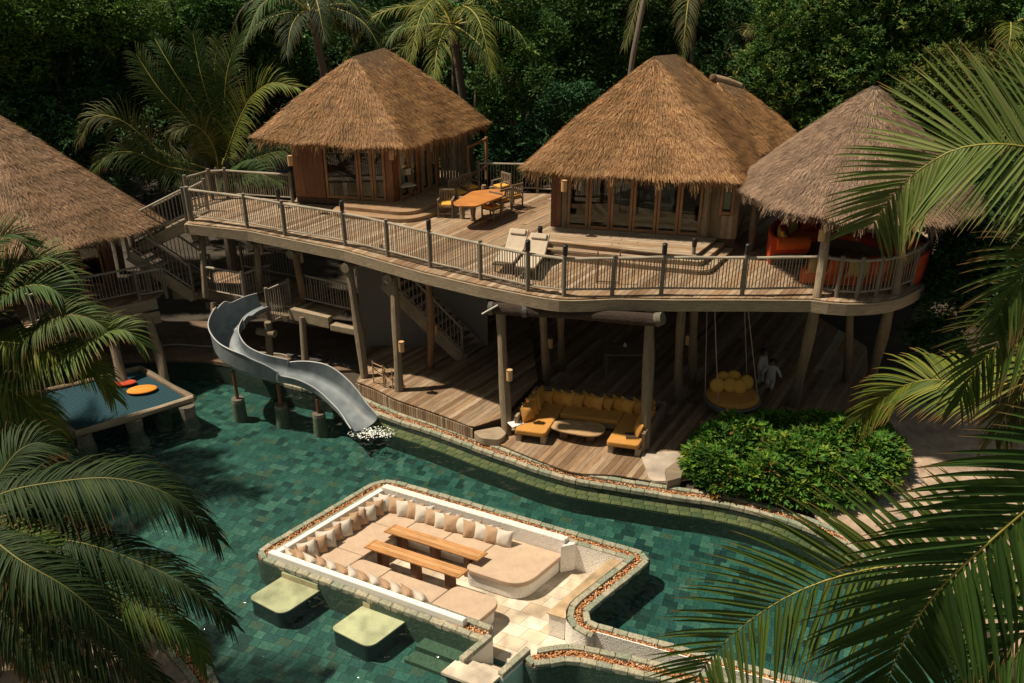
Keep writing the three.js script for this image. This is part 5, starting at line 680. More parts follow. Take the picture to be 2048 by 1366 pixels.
// ---------- dim things under the deck and the bed edging under the walkway ----------
{
  const c = p(1252, 742, FLOOR).setY(0.46), t = thing('dark_table', 'dim dining table far back in the dark behind the mustard sofa', 'table', c.clone().setY(FLOOR)); part(t, 'top', RB(1.5, 0.05, 0.8, 0.015), greyWood[0], c); for (const x of [-0.65, 0.65]) for (const z of [-0.3, 0.3]) part(t, 'leg', B(0.07, 0.72, 0.07), greyWood[1], c.clone().add(V(x, -0.38, z)));
  for (const [px, py, l] of [[1250, 688, 'small white pendant lamp hanging over the dim table'], [1121, 681, 'small white pendant lamp near the dim columns behind the sofa']]) { const a = q(px, py, 23.5), n = thing('pendant_lamp', l, 'lamp', a); part(n, 'shade', new THREE.ConeGeometry(0.07, 0.16, 14, 1, true), std(C(.7, .66, .6)), a); part(n, 'cord', rod(a.clone().add(V(0, 0.08, 0)), a.clone().setY(DK - 0.2), 0.006, 0.006, 5), blackM); }
  solo('bed_edging', 'pale curved edging of the dark bed under the walkway', 'edging', tube(P([[316, 692], [350, 689], [400, 692], [436, 694], [480, 700], [522, 705], [565, 709], [610, 722], [655, 716], [700, 736]], -0.27), 0.03, 60, 6), std(C(.4, .36, .3), { map: stoneT }));
  for (const [i, [x, y, r]] of [[598, 706, 0.42], [638, 716, 0.36], [676, 722, 0.34], [708, 728, 0.3]].entries()) solo('flat_rock', `dark flat rock behind the slide in the shade, ${nth[i]} from the slide supports`, 'rock', slab(roundPath([0, 1, 2, 3, 4, 5, 6].map((k) => p(x, y, -0.25).add(V(Math.cos(k * 0.9) * r * rr(0.85, 1.1), 0, Math.sin(k * 0.9) * r * rr(0.7, 0.95)))), 0.2), -0.32, -0.2, 0.03), darkStone, O0, 'dark flat rocks behind the slide');
}
// ---------- two children in white ----------
function sdfMesh(prims, lo, hi, cell, k = 0.02) {                          // capsules joined by a smooth minimum, meshed on a grid
  const size = Math.max(hi.x - lo.x, hi.y - lo.y, hi.z - lo.z), n = Math.ceil(size / cell), mc = new MarchingCubes(n, bladeM, false, false, 60000); mc.isolation = 0; const v = V(), ab = V(), ap = V();
  for (let z = 0; z < n; z++) for (let y = 0; y < n; y++) for (let x = 0; x < n; x++) { v.set(lo.x + (x / n) * size, lo.y + (y / n) * size, lo.z + (z / n) * size); let d = 9; for (const [a, b, r1, r2, sx = 1] of prims) { ab.copy(b).sub(a); ap.copy(v).sub(a); const t = THREE.MathUtils.clamp(ap.dot(ab) / Math.max(1e-9, ab.lengthSq()), 0, 1); ap.addScaledVector(ab, -t); ap.x /= sx; const e = ap.length() - (r1 + (r2 - r1) * t); const h = Math.max(0, k - Math.abs(d - e)) / k; d = Math.min(d, e) - h * h * k * 0.25; } mc.field[x + y * n + z * n * n] = -d; }
  mc.update(); const c = mc.count, g = new THREE.BufferGeometry(), ps = mc.positionArray.slice(0, c * 3), half = size / 2; for (let i = 0; i < c; i++) { ps[i * 3] = lo.x + half + ps[i * 3] * half; ps[i * 3 + 1] = lo.y + half + ps[i * 3 + 1] * half; ps[i * 3 + 2] = lo.z + half + ps[i * 3 + 2] * half; } g.setAttribute('position', new THREE.BufferAttribute(ps, 3)); g.setAttribute('normal', new THREE.BufferAttribute(mc.normalArray.slice(0, c * 3), 3)); return g;
}
function child(label, at, turn, h, arms) {
  const s = h / 1.05, v = (x, y, z) => V(x * s, y * s, z * s), t = thing('person', label, 'person', O0), skin = std(C(.22, .12, .075), { roughness: 0.6 }), cloth = std(C(.66, .62, .6), { map: clothT }), hair = std(C(.012, .01, .009), { roughness: 0.5 }); org.set(t, O0);
  const hip = 0.5, sh = 0.8, hands = arms.map(([e, w]) => [v(...e), v(...w)]), lo = v(-0.42, -0.02, -0.42), hi = v(0.42, 1.1, 0.42), leg = [[-1, 0.05, -0.04], [1, -0.07, 0.06]];
  const body = [[v(0, hip, 0), v(0, sh - 0.04, 0), 0.085 * s, 0.08 * s, 1.25], [v(0, sh, 0), v(0, 0.87, 0.005), 0.036 * s, 0.034 * s], [v(0, 0.955, 0.0), v(0, 0.93, 0.03), 0.085 * s, 0.066 * s], [v(0, 0.94, 0.09), v(0, 0.928, 0.1), 0.012 * s, 0.012 * s], [v(-0.085, 0.945, 0), v(0.085, 0.945, 0), 0.014 * s, 0.014 * s]];
  for (const [x, kz, fz] of leg) body.push([v(0.06 * x, hip, 0), v(0.065 * x, 0.27, kz), 0.062 * s, 0.043 * s], [v(0.065 * x, 0.27, kz), v(0.065 * x, 0.04, fz), 0.04 * s, 0.025 * s], [v(0.065 * x, 0.025, fz - 0.02), v(0.07 * x, 0.018, fz + 0.09), 0.026 * s, 0.02 * s]);
  hands.forEach(([e, w], i) => { const x = i ? 1 : -1, shp = v(0.125 * x, sh - 0.02, 0), d = w.clone().sub(e).normalize(); body.push([shp, e, 0.034 * s, 0.027 * s], [e, w, 0.026 * s, 0.019 * s], [w, w.clone().addScaledVector(d, 0.04 * s), 0.02 * s, 0.021 * s]); const sd = V().crossVectors(d, V(0, 0, 1)).normalize(); for (let f = 0; f < 4; f++) { const b = w.clone().addScaledVector(d, 0.05 * s).addScaledVector(sd, (f - 1.5) * 0.011 * s).add(V(0, 0, (f - 1.5) * 0.004)); body.push([b, b.clone().addScaledVector(d, (0.035 + (f === 1 || f === 2 ? 0.008 : 0)) * s), 0.007 * s, 0.006 * s]); } body.push([w.clone().addScaledVector(d, 0.02 * s).addScaledVector(sd, 0.018 * s), w.clone().addScaledVector(d, 0.045 * s).addScaledVector(sd, 0.034 * s), 0.008 * s, 0.007 * s]); });
  const parts = part(t, 'body', sdfMesh(body, lo, hi, 0.0105 * s, 0.022), skin, O0.clone());
  const shirt = [[v(0, 0.44, 0), v(0, sh - 0.03, 0), 0.115 * s, 0.092 * s, 1.25]]; hands.forEach(([e, w], i) => shirt.push([v(0.12 * (i ? 1 : -1), sh - 0.02, 0), e, 0.05 * s, 0.046 * s], [e, lerp(e, w, 0.75), 0.045 * s, 0.042 * s])); part(t, 'shirt', sdfMesh(shirt, lo, hi, 0.014 * s, 0.025), cloth, O0.clone());
  const pants = []; for (const [x, kz, fz] of leg) pants.push([v(0.055 * x, 0.47, 0), v(0.068 * x, 0.27, kz), 0.082 * s, 0.066 * s], [v(0.068 * x, 0.27, kz), v(0.068 * x, 0.1, lerp(V(0, 0, kz), V(0, 0, fz), 0.7).z), 0.062 * s, 0.054 * s]); part(t, 'trousers', sdfMesh(pants, lo, hi, 0.014 * s, 0.02), cloth, O0.clone());
  part(t, 'hair', sdfMesh([[v(0, 0.985, -0.018), v(0, 0.965, -0.03), 0.082 * s, 0.08 * s], [v(-0.05, 0.975, -0.01), v(0.05, 0.975, -0.01), 0.062 * s, 0.062 * s]], lo, hi, 0.012 * s, 0.02), hair, O0.clone());
  const face = []; for (const x of [-0.03, 0.03]) { const g = new THREE.SphereGeometry(0.011 * s, 8, 6); const e = v(x, 0.955, 0.082); g.translate(e.x, e.y, e.z); face.push(g); } part(t, 'eye', face[0], hair, O0.clone()); part(t, 'eye', face[1], hair, O0.clone()); const mo = new THREE.SphereGeometry(0.018 * s, 10, 6).scale(1, 0.28, 0.4), mp = v(0, 0.9, 0.088); mo.translate(mp.x, mp.y, mp.z); part(t, 'mouth', mo, std(C(.2, .06, .05)), O0.clone());
  t.position.copy(at); t.rotation.y = turn;
}
child('small child with dark hair walking in loose white shirt and trousers', p(1538, 779, FLOOR), -0.5, 1.0, [[[-0.2, 0.66, 0.02], [-0.26, 0.52, 0.1]], [[0.22, 0.65, -0.02], [0.3, 0.52, 0.04]]]);
child('taller child in a white robe standing in the dark behind the hanging bed', p(1519, 768, FLOOR), 0.8, 1.16, [[[-0.17, 0.63, 0.0], [-0.17, 0.48, 0.07]], [[0.17, 0.63, 0.0], [0.17, 0.48, 0.07]]]);
// ---------- leaves ----------
const rl = rng(4242), rq = (a, b) => a + (b - a) * rl();
function leafClump(n, len, wid, seed, droop = 0.15) {                     // a twig end with n pointed, folded leaves
  const r = rng(seed), pos = [], ix = []; for (let k = 0; k < n; k++) { const az = k * 2.4 + r(), el = -0.2 + r() * 1.1, d = V(Math.cos(az) * Math.cos(el), Math.sin(el), Math.sin(az) * Math.cos(el)), s = V(-d.z, 0, d.x).normalize(), u = V().crossVectors(s, d), L = len * (0.7 + 0.5 * r()), b = d.clone().multiplyScalar(0.03 + 0.05 * r()).add(V((r() - 0.5) * 0.1, (r() - 0.5) * 0.1, (r() - 0.5) * 0.1)), W = wid * (0.8 + 0.4 * r());
    const q5 = (t, w, h) => { const v = b.clone().addScaledVector(d, L * t).addScaledVector(s, w).addScaledVector(u, h).add(V(0, -droop * L * t * t, 0)); pos.push(v.x, v.y, v.z); return pos.length / 3 - 1; }; const a0 = q5(0, 0, 0), l1 = q5(0.45, W, 0.02), r1 = q5(0.45, -W, 0.02), m1 = q5(0.5, 0, -0.012), t1 = q5(1, 0, 0); ix.push(a0, l1, m1, a0, m1, r1, l1, t1, m1, m1, t1, r1); }
  const g = new THREE.BufferGeometry(); g.setAttribute('position', new THREE.Float32BufferAttribute(pos, 3)); g.setIndex(ix); return g;
}
const clumpA = leafClump(9, 0.2, 0.045, 1), clumpB = leafClump(8, 0.26, 0.06, 2), clumpC = leafClump(11, 0.16, 0.04, 3), clumpJ = leafClump(10, 0.24, 0.06, 5), clumpH = leafClump(9, 0.175, 0.04, 4, 0.05);
const greens = { dark: [C(0.036, 0.100, 0.030), C(0.048, 0.125, 0.035), C(0.024, 0.075, 0.027), C(0.068, 0.140, 0.035)], mid: [C(0.064, 0.165, 0.032), C(0.048, 0.135, 0.030), C(0.096, 0.190, 0.035), C(0.034, 0.100, 0.027)], warm: [C(0.104, 0.180, 0.032), C(0.076, 0.155, 0.030), C(0.052, 0.125, 0.027), C(0.144, 0.185, 0.035), C(0.036, 0.100, 0.024)], blue: [C(0.032, 0.100, 0.038), C(0.044, 0.130, 0.046), C(0.022, 0.075, 0.030)], hedge: [C(.085, .2, .02), C(.062, .165, .02), C(.13, .235, .024), C(.04, .115, .018), C(.21, .27, .035)] };
const qa = new THREE.Quaternion(), ea = new THREE.Euler();
function leafBlob(c, rad, n, cols, sc, ms, cs, squash = 1) {
  for (let i = 0; i < n; i++) { const a = rq(0, Math.PI * 2), z = rq(-0.75, 1), h = Math.sqrt(1 - z * z), k = rad * (rl() < 0.75 ? rq(0.82, 1.06) : rq(0.4, 0.85)), lump = 1 + 0.13 * Math.sin(a * 5 + c.x) * Math.sin(z * 6 + c.z); const v = V(c.x + Math.cos(a) * h * k * lump, c.y + z * k * squash * lump, c.z + Math.sin(a) * h * k * lump); qa.setFromEuler(ea.set(rq(-0.6, 0.6), rq(0, 6.3), rq(-0.6, 0.6))); ms.push(new THREE.Matrix4().compose(v, qa, V(1, 1, 1).multiplyScalar(sc * rq(0.7, 1.3)))); cs.push(cols[Math.floor(rl() * cols.length)].clone().multiplyScalar(rq(0.65, 1.4))); }
}
function scatter(g, ms, cs) {                                              // copies of a leaf cluster as one mesh
  const A = g.attributes.position, n = A.count, I2 = g.index.array, pos = new Float32Array(ms.length * n * 3), col = new Float32Array(ms.length * n * 3), ix = new Uint32Array(ms.length * I2.length), v = V();
  ms.forEach((m, k) => { for (let i = 0; i < n; i++) { v.fromBufferAttribute(A, i).applyMatrix4(m).toArray(pos, (k * n + i) * 3); cs[k].toArray(col, (k * n + i) * 3); } for (let i = 0; i < I2.length; i++) ix[k * I2.length + i] = I2[i] + k * n; });
  const o = new THREE.BufferGeometry(); o.setAttribute('position', new THREE.BufferAttribute(pos, 3)); o.setAttribute('color', new THREE.BufferAttribute(col, 3)); o.setIndex(new THREE.BufferAttribute(ix, 1)); return o;
}
const GR = -0.4;
function tree(name, label, blobs, o = {}) {                               // blobs: [px, py, forward, radius]
  const { cols = greens.mid, clump = clumpA, dens = 64, sc = 1, tr = 0.16, cat = 'tree', trunk = true, group, bark = barkM, lean = 0.6 } = o, cs0 = blobs.map(([x, y, f, r]) => ({ c: q(x, y, f), r })), top = cs0.reduce((s, b) => s.add(b.c), V(0, 0, 0)).multiplyScalar(1 / cs0.length), foot = o.foot ? q(...o.foot).setY(GR) : V(top.x + rq(-lean, lean), GR, top.z + rq(-0.3, 0.6));
  const t = thing(name, label, cat, foot, group), ms = [], cs = [], limbs = [];
  if (trunk) { const crotch = lerp(foot, top, 0.62); limbs.push(rod(foot, crotch, tr, tr * 0.7, 8, 0.05)); for (const b of cs0) { const e = lerp(crotch, b.c, 0.95), mid = lerp(crotch, e, 0.5).add(V(rq(-0.2, 0.2), 0.15, rq(-0.2, 0.2))); limbs.push(rod(crotch, mid, tr * 0.55, tr * 0.38, 6), rod(mid, e, tr * 0.38, tr * 0.14, 6)); } part(t, 'trunk', merge(limbs), bark); }
  for (const b of cs0) leafBlob(b.c, b.r, Math.round(dens * b.r * b.r * 4), cols, sc, ms, cs, o.squash || 0.85);
  part(t, 'crown', scatter(clump, ms, cs), leafM); return t;
}
// ---------- palm fronds ----------
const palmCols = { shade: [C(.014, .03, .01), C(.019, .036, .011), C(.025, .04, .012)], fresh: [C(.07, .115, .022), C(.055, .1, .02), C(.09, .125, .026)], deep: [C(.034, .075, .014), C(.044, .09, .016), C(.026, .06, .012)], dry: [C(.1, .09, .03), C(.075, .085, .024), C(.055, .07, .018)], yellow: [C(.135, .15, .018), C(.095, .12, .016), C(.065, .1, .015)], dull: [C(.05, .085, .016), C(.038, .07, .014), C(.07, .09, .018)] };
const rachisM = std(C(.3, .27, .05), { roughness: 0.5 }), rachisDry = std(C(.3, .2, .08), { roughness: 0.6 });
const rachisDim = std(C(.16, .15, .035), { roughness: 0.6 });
const tipC = C(.28, .12, .055);
function leafletGeo(base, dir, S, N, L, w, droop, col, tip, seg, curl = 0) {
  const pos = [], cl = [], ix = [], d = dir.clone(); let c = base.clone(); const step = L / seg, wv = V();
  for (let k = 0; k <= seg; k++) { const t = k / seg, ww = w * (t < 0.2 ? 0.45 + t * 2.75 : (1 - ((t - 0.2) / 0.8) ** 1.7)) * 0.5 + 0.001; wv.crossVectors(d, N).normalize(); const up = V().crossVectors(wv, d).normalize(), kC = t > 1 - tip ? Math.min(1, (t - 1 + tip) / Math.max(0.05, tip)) : 0, cc = col.clone().lerp(tipC, kC * 0.85);
    for (const s of [-1, 0, 1]) { const v = c.clone().addScaledVector(wv, s * ww).addScaledVector(up, s ? ww * 0.45 : -ww * 0.1); pos.push(v.x, v.y, v.z); const q6 = s ? cc : cc.clone().multiplyScalar(1.35); cl.push(q6.r, q6.g, q6.b); }
    if (k) { const i = k * 3; for (const j of [0, 1]) ix.push(i - 3 + j, i - 2 + j, i + j, i - 2 + j, i + 1 + j, i + j); } d.add(V(0, -droop * (0.25 + t * 1.1) / seg * 2.2, 0)).addScaledVector(S, curl / seg).normalize(); c = c.addScaledVector(d, step); }
  const g = new THREE.BufferGeometry(); g.setAttribute('position', new THREE.Float32BufferAttribute(pos, 3)); g.setAttribute('color', new THREE.Float32BufferAttribute(cl, 3)); g.setIndex(ix); g.computeVertexNormals(); return g;
}
function frond(par, pts, o = {}) {
  const { n = 60, len = 0.9, w = 0.045, u = V(0, 1, 0.25), droop = 0.35, cols = palmCols.fresh, tip = 0.06, single = false, mat = frondM, seg = 5, from = 0.12, r = 0.022, vee = 0.25, rm = rachisM, a0 = 1.15, a1 = 0.42, ragged = 0.12, seed = 9 } = o, rf = rng(seed), rj = (a, b) => a + (b - a) * rf();
  const cv = new THREE.CatmullRomCurve3(pts, false, 'centripetal'), f = new THREE.Group(), L = []; f.name = 'frond'; org.set(f, org.get(par) || O0); par.add(f);
  const tb = new THREE.TubeGeometry(cv, 28, r, 6, false), A = tb.attributes.position; for (let i = 0; i < A.count; i++) { const k = Math.floor(i / 7) / 28, c = cv.getPointAt(Math.min(1, k)); A.setXYZ(i, c.x + (A.getX(i) - c.x) * (1.25 - k), c.y + (A.getY(i) - c.y) * (1.25 - k), c.z + (A.getZ(i) - c.z) * (1.25 - k)); } part(f, 'rachis', tb, rm);
  for (let i = 0; i < n; i++) for (const sd of [-1, 1]) {
    const k = (i + rj(0.2, 0.8)) / n, t = from + (1 - from) * k, c = cv.getPointAt(t), T = cv.getTangentAt(t), S = V().crossVectors(T, u).normalize(), N = V().crossVectors(S, T).normalize(), al = a0 + (a1 - a0) * k + rj(-0.06, 0.06);
    const prof = Math.min(1, 0.55 + k * 2.2) * (1 - 0.55 * Math.max(0, k - 0.55) / 0.45) * rj(1 - ragged, 1 + ragged * 0.5), d = T.clone().multiplyScalar(Math.cos(al)).addScaledVector(S, sd * Math.sin(al)).addScaledVector(N, vee + rj(-0.07, 0.07)).normalize();
    L.push(leafletGeo(c, d, S, N, len * prof, w * rj(0.85, 1.15) * (1 - 0.35 * k), droop * rj(0.8, 1.25), cols[Math.floor(rf() * cols.length)].clone().multiplyScalar(rj(0.8, 1.2)), tip * rj(0.3, 1.8), seg));
  }
  if (single) L.forEach((g) => part(f, 'leaflet', g, mat)); else tag(part(f, 'leaflet', mergeGeometries(L), mat), null, null, null, 'stuff');
  return f;
}
function backFronds(t, c, cols, len, seed) { for (let i = 0; i < 6; i++) { const az = 2.3 + i * 0.36, h = V(Math.cos(az), 0, Math.sin(az) * (i % 2 ? 1 : -1)), el = 0.5 - (i % 3) * 0.35; frond(t, [c.clone(), c.clone().addScaledVector(h, 1.2).add(V(0, 0.8 * el + 0.2, 0)), c.clone().addScaledVector(h, 2.5).add(V(0, el, 0)), c.clone().addScaledVector(h, 3.3).add(V(0, el - 0.8, 0))], { n: 60, len, w: 0.05, droop: 0.8, cols, seg: 4, seed: seed + i, ragged: 0.25 }); } }
const QP = (l) => l.map(([a, b, f]) => q(a, b, f));
// the tall palm whose fronds hang into the picture beside the hedge
{
  const t = thing('coconut_palm', 'near coconut palm with huge green fronds hanging over the hedge and the pool corner', 'palm', V(6.2, GR, -5.2)); part(t, 'trunk', tube([V(6.2, GR, -5.2), V(5.9, 3, -5.1), V(5.3, 6.5, -5.2), V(5.0, 9, -5.3)], 0.16, 40, 10), palmBark);
  const u = V(-0.1, 0.42, 1);
  frond(t, QP([[2420, 800, 5.2], [2200, 905, 5.2], [2046, 1024, 5.2], [1970, 1091, 5.2], [1885, 1171, 5.2], [1834, 1237, 5.25], [1801, 1295, 5.3], [1775, 1366, 5.35], [1760, 1440, 5.4]]), { n: 72, len: 1.12, w: 0.066, u, droop: 0.2, single: true, tip: 0.07, seg: 6, seed: 3, r: 0.017, a0: 1.0, a1: 0.7, from: 0.06, vee: 0.12, cols: palmCols.deep });
  frond(t, QP([[2500, 1060, 6.2], [2200, 1098, 6.3], [1950, 1117, 6.4], [1812, 1127, 6.5], [1702, 1146, 6.5], [1604, 1179, 6.5], [1520, 1226, 6.5], [1446, 1288, 6.5], [1400, 1345, 6.5], [1372, 1400, 6.5]]), { n: 78, len: 1.2, w: 0.058, u, droop: 0.16, single: true, tip: 0.06, seg: 6, seed: 4, r: 0.015, from: 0.1, a0: 1.05, a1: 0.8, vee: 0.1 });
  frond(t, QP([[2560, 560, 7.2], [2330, 480, 7.3], [2190, 470, 7.3], [2080, 520, 7.3], [2020, 580, 7.3], [1990, 650, 7.3]]), { n: 44, len: 0.85, w: 0.052, u, droop: 0.22, tip: 0.3, seg: 6, seed: 5, r: 0.017, from: 0.3 });
  frond(t, QP([[2450, 900, 8.6], [2200, 800, 9.2], [2060, 772, 10], [1924, 766, 11], [1848, 760, 11.5], [1775, 788, 11.8], [1722, 838, 12]]), { n: 80, len: 1.05, w: 0.055, u: V(0, 0.7, 0.8), droop: 0.4, tip: 0.1, cols: palmCols.yellow, seg: 5, seed: 6, r: 0.018, from: 0.25 });
  frond(t, QP([[2500, 1250, 6], [2250, 1215, 6], [2080, 1250, 6], [1980, 1330, 6], [1930, 1430, 6]]), { n: 46, len: 1.05, w: 0.06, u, droop: 0.35, tip: 0.2, seg: 5, seed: 7, cols: palmCols.deep });
  frond(t, QP([[2600, 700, 8], [2300, 690, 8.6], [2130, 720, 9], [2040, 790, 9.2], [1990, 870, 9.3]]), { n: 54, len: 1.0, w: 0.055, u, droop: 0.4, tip: 0.3, seg: 5, seed: 8, cols: palmCols.dry });
  frond(t, QP([[2560, 650, 8], [2290, 605, 8.2], [2130, 615, 8.4], [2020, 668, 8.6], [1950, 740, 8.8], [1920, 800, 8.9]]), { n: 52, len: 0.95, w: 0.05, u, droop: 0.35, tip: 0.22, seg: 5, seed: 15, cols: palmCols.fresh, from: 0.2 });
}
{
  const t = thing('coconut_palm', 'coconut palm whose pale sunlit frond arches in front of the round pavilion roof', 'palm', V(8.6, GR, -8.2)); part(t, 'trunk', tube([V(8.6, GR, -8.2), V(8.4, 4, -8), V(7.6, 8.2, -7.8)], 0.16, 30, 10), palmBark);
  frond(t, QP([[2500, 430, 7.4], [2270, 335, 7.5], [2140, 306, 7.6], [2070, 297, 7.6], [2005, 288, 7.6], [1955, 290, 7.65], [1905, 301, 7.7], [1832, 345, 7.8], [1780, 398, 7.9], [1748, 445, 8]]), { n: 86, len: 1.12, w: 0.05, u: V(0, 0.62, 0.9), droop: 0.12, vee: 0.12, single: true, tip: 0.06, seg: 6, seed: 12, r: 0.017, cols: [C(.12, .165, .04), C(.1, .145, .034), C(.16, .195, .06)], from: 0.15, a0: 1.05, a1: 0.72 });
  frond(t, QP([[2450, 300, 8.6], [2250, 210, 8.8], [2120, 190, 9], [2020, 215, 9], [1960, 270, 9]]), { n: 50, len: 0.9, w: 0.05, u: V(0, 0.6, 1), droop: 0.2, tip: 0.1, seg: 5, seed: 13, cols: palmCols.fresh, from: 0.3 });
}
{
  const t = thing('coconut_palm', 'shaded coconut palm in front of the big conical hut and the net platform', 'palm', V(-14, GR, -19.5)), u = V(0.1, 1, 0.35); const c = [-70, 700, 19.8], top = q(...c); part(t, 'trunk', tube([V(-14, GR, -19.5), V(-13.8, 1.2, -19.6), top.clone().add(V(0, 0.1, 0))], 0.17, 30, 10), palmBark); backFronds(t, top, palmCols.deep, 1.15, 301); const list = [[[0, 601, 19.6], [37, 577, 19.5], [76, 570, 19.4], [107, 579, 19.3], [140, 610, 19.2], [165, 650, 19.2]], [[49, 681, 19.2], [80, 655, 19.0], [117, 635, 18.8], [150, 630, 18.7], [190, 642, 18.6], [225, 670, 18.5]], [[20, 730, 19.0], [132, 711, 18.7], [171, 689, 18.6], [207, 668, 18.5], [250, 660, 18.4], [285, 690, 18.3]], [[0, 684, 19.2], [49, 689, 19.0], [98, 701, 18.8], [146, 717, 18.7], [195, 748, 18.6], [228, 795, 18.5]], [[-30, 760, 18.8], [30, 785, 18.5], [62, 812, 18.4], [95, 850, 18.3], [112, 900, 18.2]], [[-60, 600, 19.8], [-45, 530, 20.0], [-20, 490, 20.2], [20, 470, 20.3], [60, 490, 20.3]], [[-40, 650, 19.8], [-10, 590, 20.0], [40, 530, 20.1], [95, 515, 20.2], [140, 540, 20.2]], [[-40, 770, 18.6], [-10, 830, 18.2], [10, 900, 18.1], [15, 960, 18.0]]];
  list.forEach((l, i) => frond(t, QP([c, ...l]), { n: 92, len: 1.25, w: 0.062, u, droop: [0.3, 0.75, 0.6, 0.75, 0.85, 0.35, 0.3, 0.9][i], cols: [palmCols.deep, palmCols.dull, palmCols.fresh, palmCols.yellow, palmCols.yellow, palmCols.deep, palmCols.fresh, palmCols.dull][i], tip: 0.05, seg: 5, seed: 30 + i, rm: i === 1 ? rachisDry : rachisM }));
}
{
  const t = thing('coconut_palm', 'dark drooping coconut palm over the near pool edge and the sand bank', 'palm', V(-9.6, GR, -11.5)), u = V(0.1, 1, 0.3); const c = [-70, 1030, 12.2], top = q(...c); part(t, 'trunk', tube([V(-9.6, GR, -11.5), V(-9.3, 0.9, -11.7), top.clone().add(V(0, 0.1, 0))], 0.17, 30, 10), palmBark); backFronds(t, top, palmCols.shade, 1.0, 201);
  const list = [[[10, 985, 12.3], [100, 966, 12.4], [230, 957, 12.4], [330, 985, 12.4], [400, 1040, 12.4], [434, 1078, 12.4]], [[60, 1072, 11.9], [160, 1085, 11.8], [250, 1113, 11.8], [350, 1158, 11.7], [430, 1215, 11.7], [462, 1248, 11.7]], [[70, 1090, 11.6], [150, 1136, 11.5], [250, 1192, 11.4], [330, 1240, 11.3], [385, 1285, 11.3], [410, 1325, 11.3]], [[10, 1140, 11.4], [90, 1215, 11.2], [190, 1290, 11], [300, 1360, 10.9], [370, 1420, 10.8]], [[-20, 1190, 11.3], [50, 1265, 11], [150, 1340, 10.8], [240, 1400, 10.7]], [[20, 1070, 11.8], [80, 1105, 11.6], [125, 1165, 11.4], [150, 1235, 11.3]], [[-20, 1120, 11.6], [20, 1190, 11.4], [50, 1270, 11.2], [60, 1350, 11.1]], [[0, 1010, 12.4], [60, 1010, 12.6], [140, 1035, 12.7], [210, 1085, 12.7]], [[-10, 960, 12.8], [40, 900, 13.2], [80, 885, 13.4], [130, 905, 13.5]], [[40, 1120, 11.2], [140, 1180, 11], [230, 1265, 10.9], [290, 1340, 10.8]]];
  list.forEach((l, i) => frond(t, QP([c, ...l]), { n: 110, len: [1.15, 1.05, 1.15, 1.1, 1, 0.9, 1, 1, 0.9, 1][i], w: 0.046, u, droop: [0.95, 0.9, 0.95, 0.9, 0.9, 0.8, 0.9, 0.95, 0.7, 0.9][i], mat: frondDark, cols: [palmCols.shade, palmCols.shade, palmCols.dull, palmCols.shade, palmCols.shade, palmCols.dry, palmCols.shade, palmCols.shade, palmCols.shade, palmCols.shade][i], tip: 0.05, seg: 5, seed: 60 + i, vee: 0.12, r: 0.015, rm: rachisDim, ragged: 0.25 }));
}
{
  const t = thing('coconut_palm', 'young coconut palm behind the dark back railing beside the first hut', 'palm', q(440, 375, 29.5).setY(GR)), c = [440, 348, 29.4]; part(t, 'trunk', rod(q(440, 375, 29.5).setY(GR), q(440, 335, 29.4), 0.2, 0.17, 10, 0.02), palmBark);
  const list = [[[430, 250, 29.6], [402, 150, 29.9], [385, 62, 30.4]], [[447, 240, 29.6], [455, 140, 30], [478, 70, 30.4]], [[465, 275, 29.2], [482, 232, 29], [506, 191, 28.8], [545, 166, 28.6], [595, 175, 28.4]], [[415, 300, 29.2], [370, 235, 29.2], [320, 180, 29.2], [272, 108, 29.6]], [[390, 330, 28.8], [342, 318, 28.5], [300, 285, 28.3], [239, 239, 28], [191, 232, 27.9], [157, 280, 27.8]], [[400, 345, 28.7], [328, 331, 28.2], [273, 306, 27.9], [219, 308, 27.7], [186, 340, 27.6]], [[430, 300, 28.8], [413, 270, 28.5], [386, 250, 28.2], [349, 262, 28]], [[480, 340, 29], [530, 310, 28.8], [580, 300, 28.6]], [[420, 260, 30], [340, 130, 30.4], [300, 60, 31]], [[460, 250, 30.2], [430, 150, 30.6], [436, 80, 31]], [[470, 350, 28.5], [510, 345, 28.2], [560, 365, 28]]];
  list.forEach((l, i) => frond(t, QP([c, ...l]), { n: 74, len: 1.05, w: 0.05, u: V(0, 0.8, 0.8), droop: i < 4 ? 0.5 : 0.85, cols: i === 2 ? palmCols.yellow : i === 6 || i === 4 ? palmCols.dry : i % 2 ? palmCols.dull : palmCols.deep, seg: 4, seed: 90 + i, r: 0.03, tip: 0.02, ragged: 0.3 }));
}
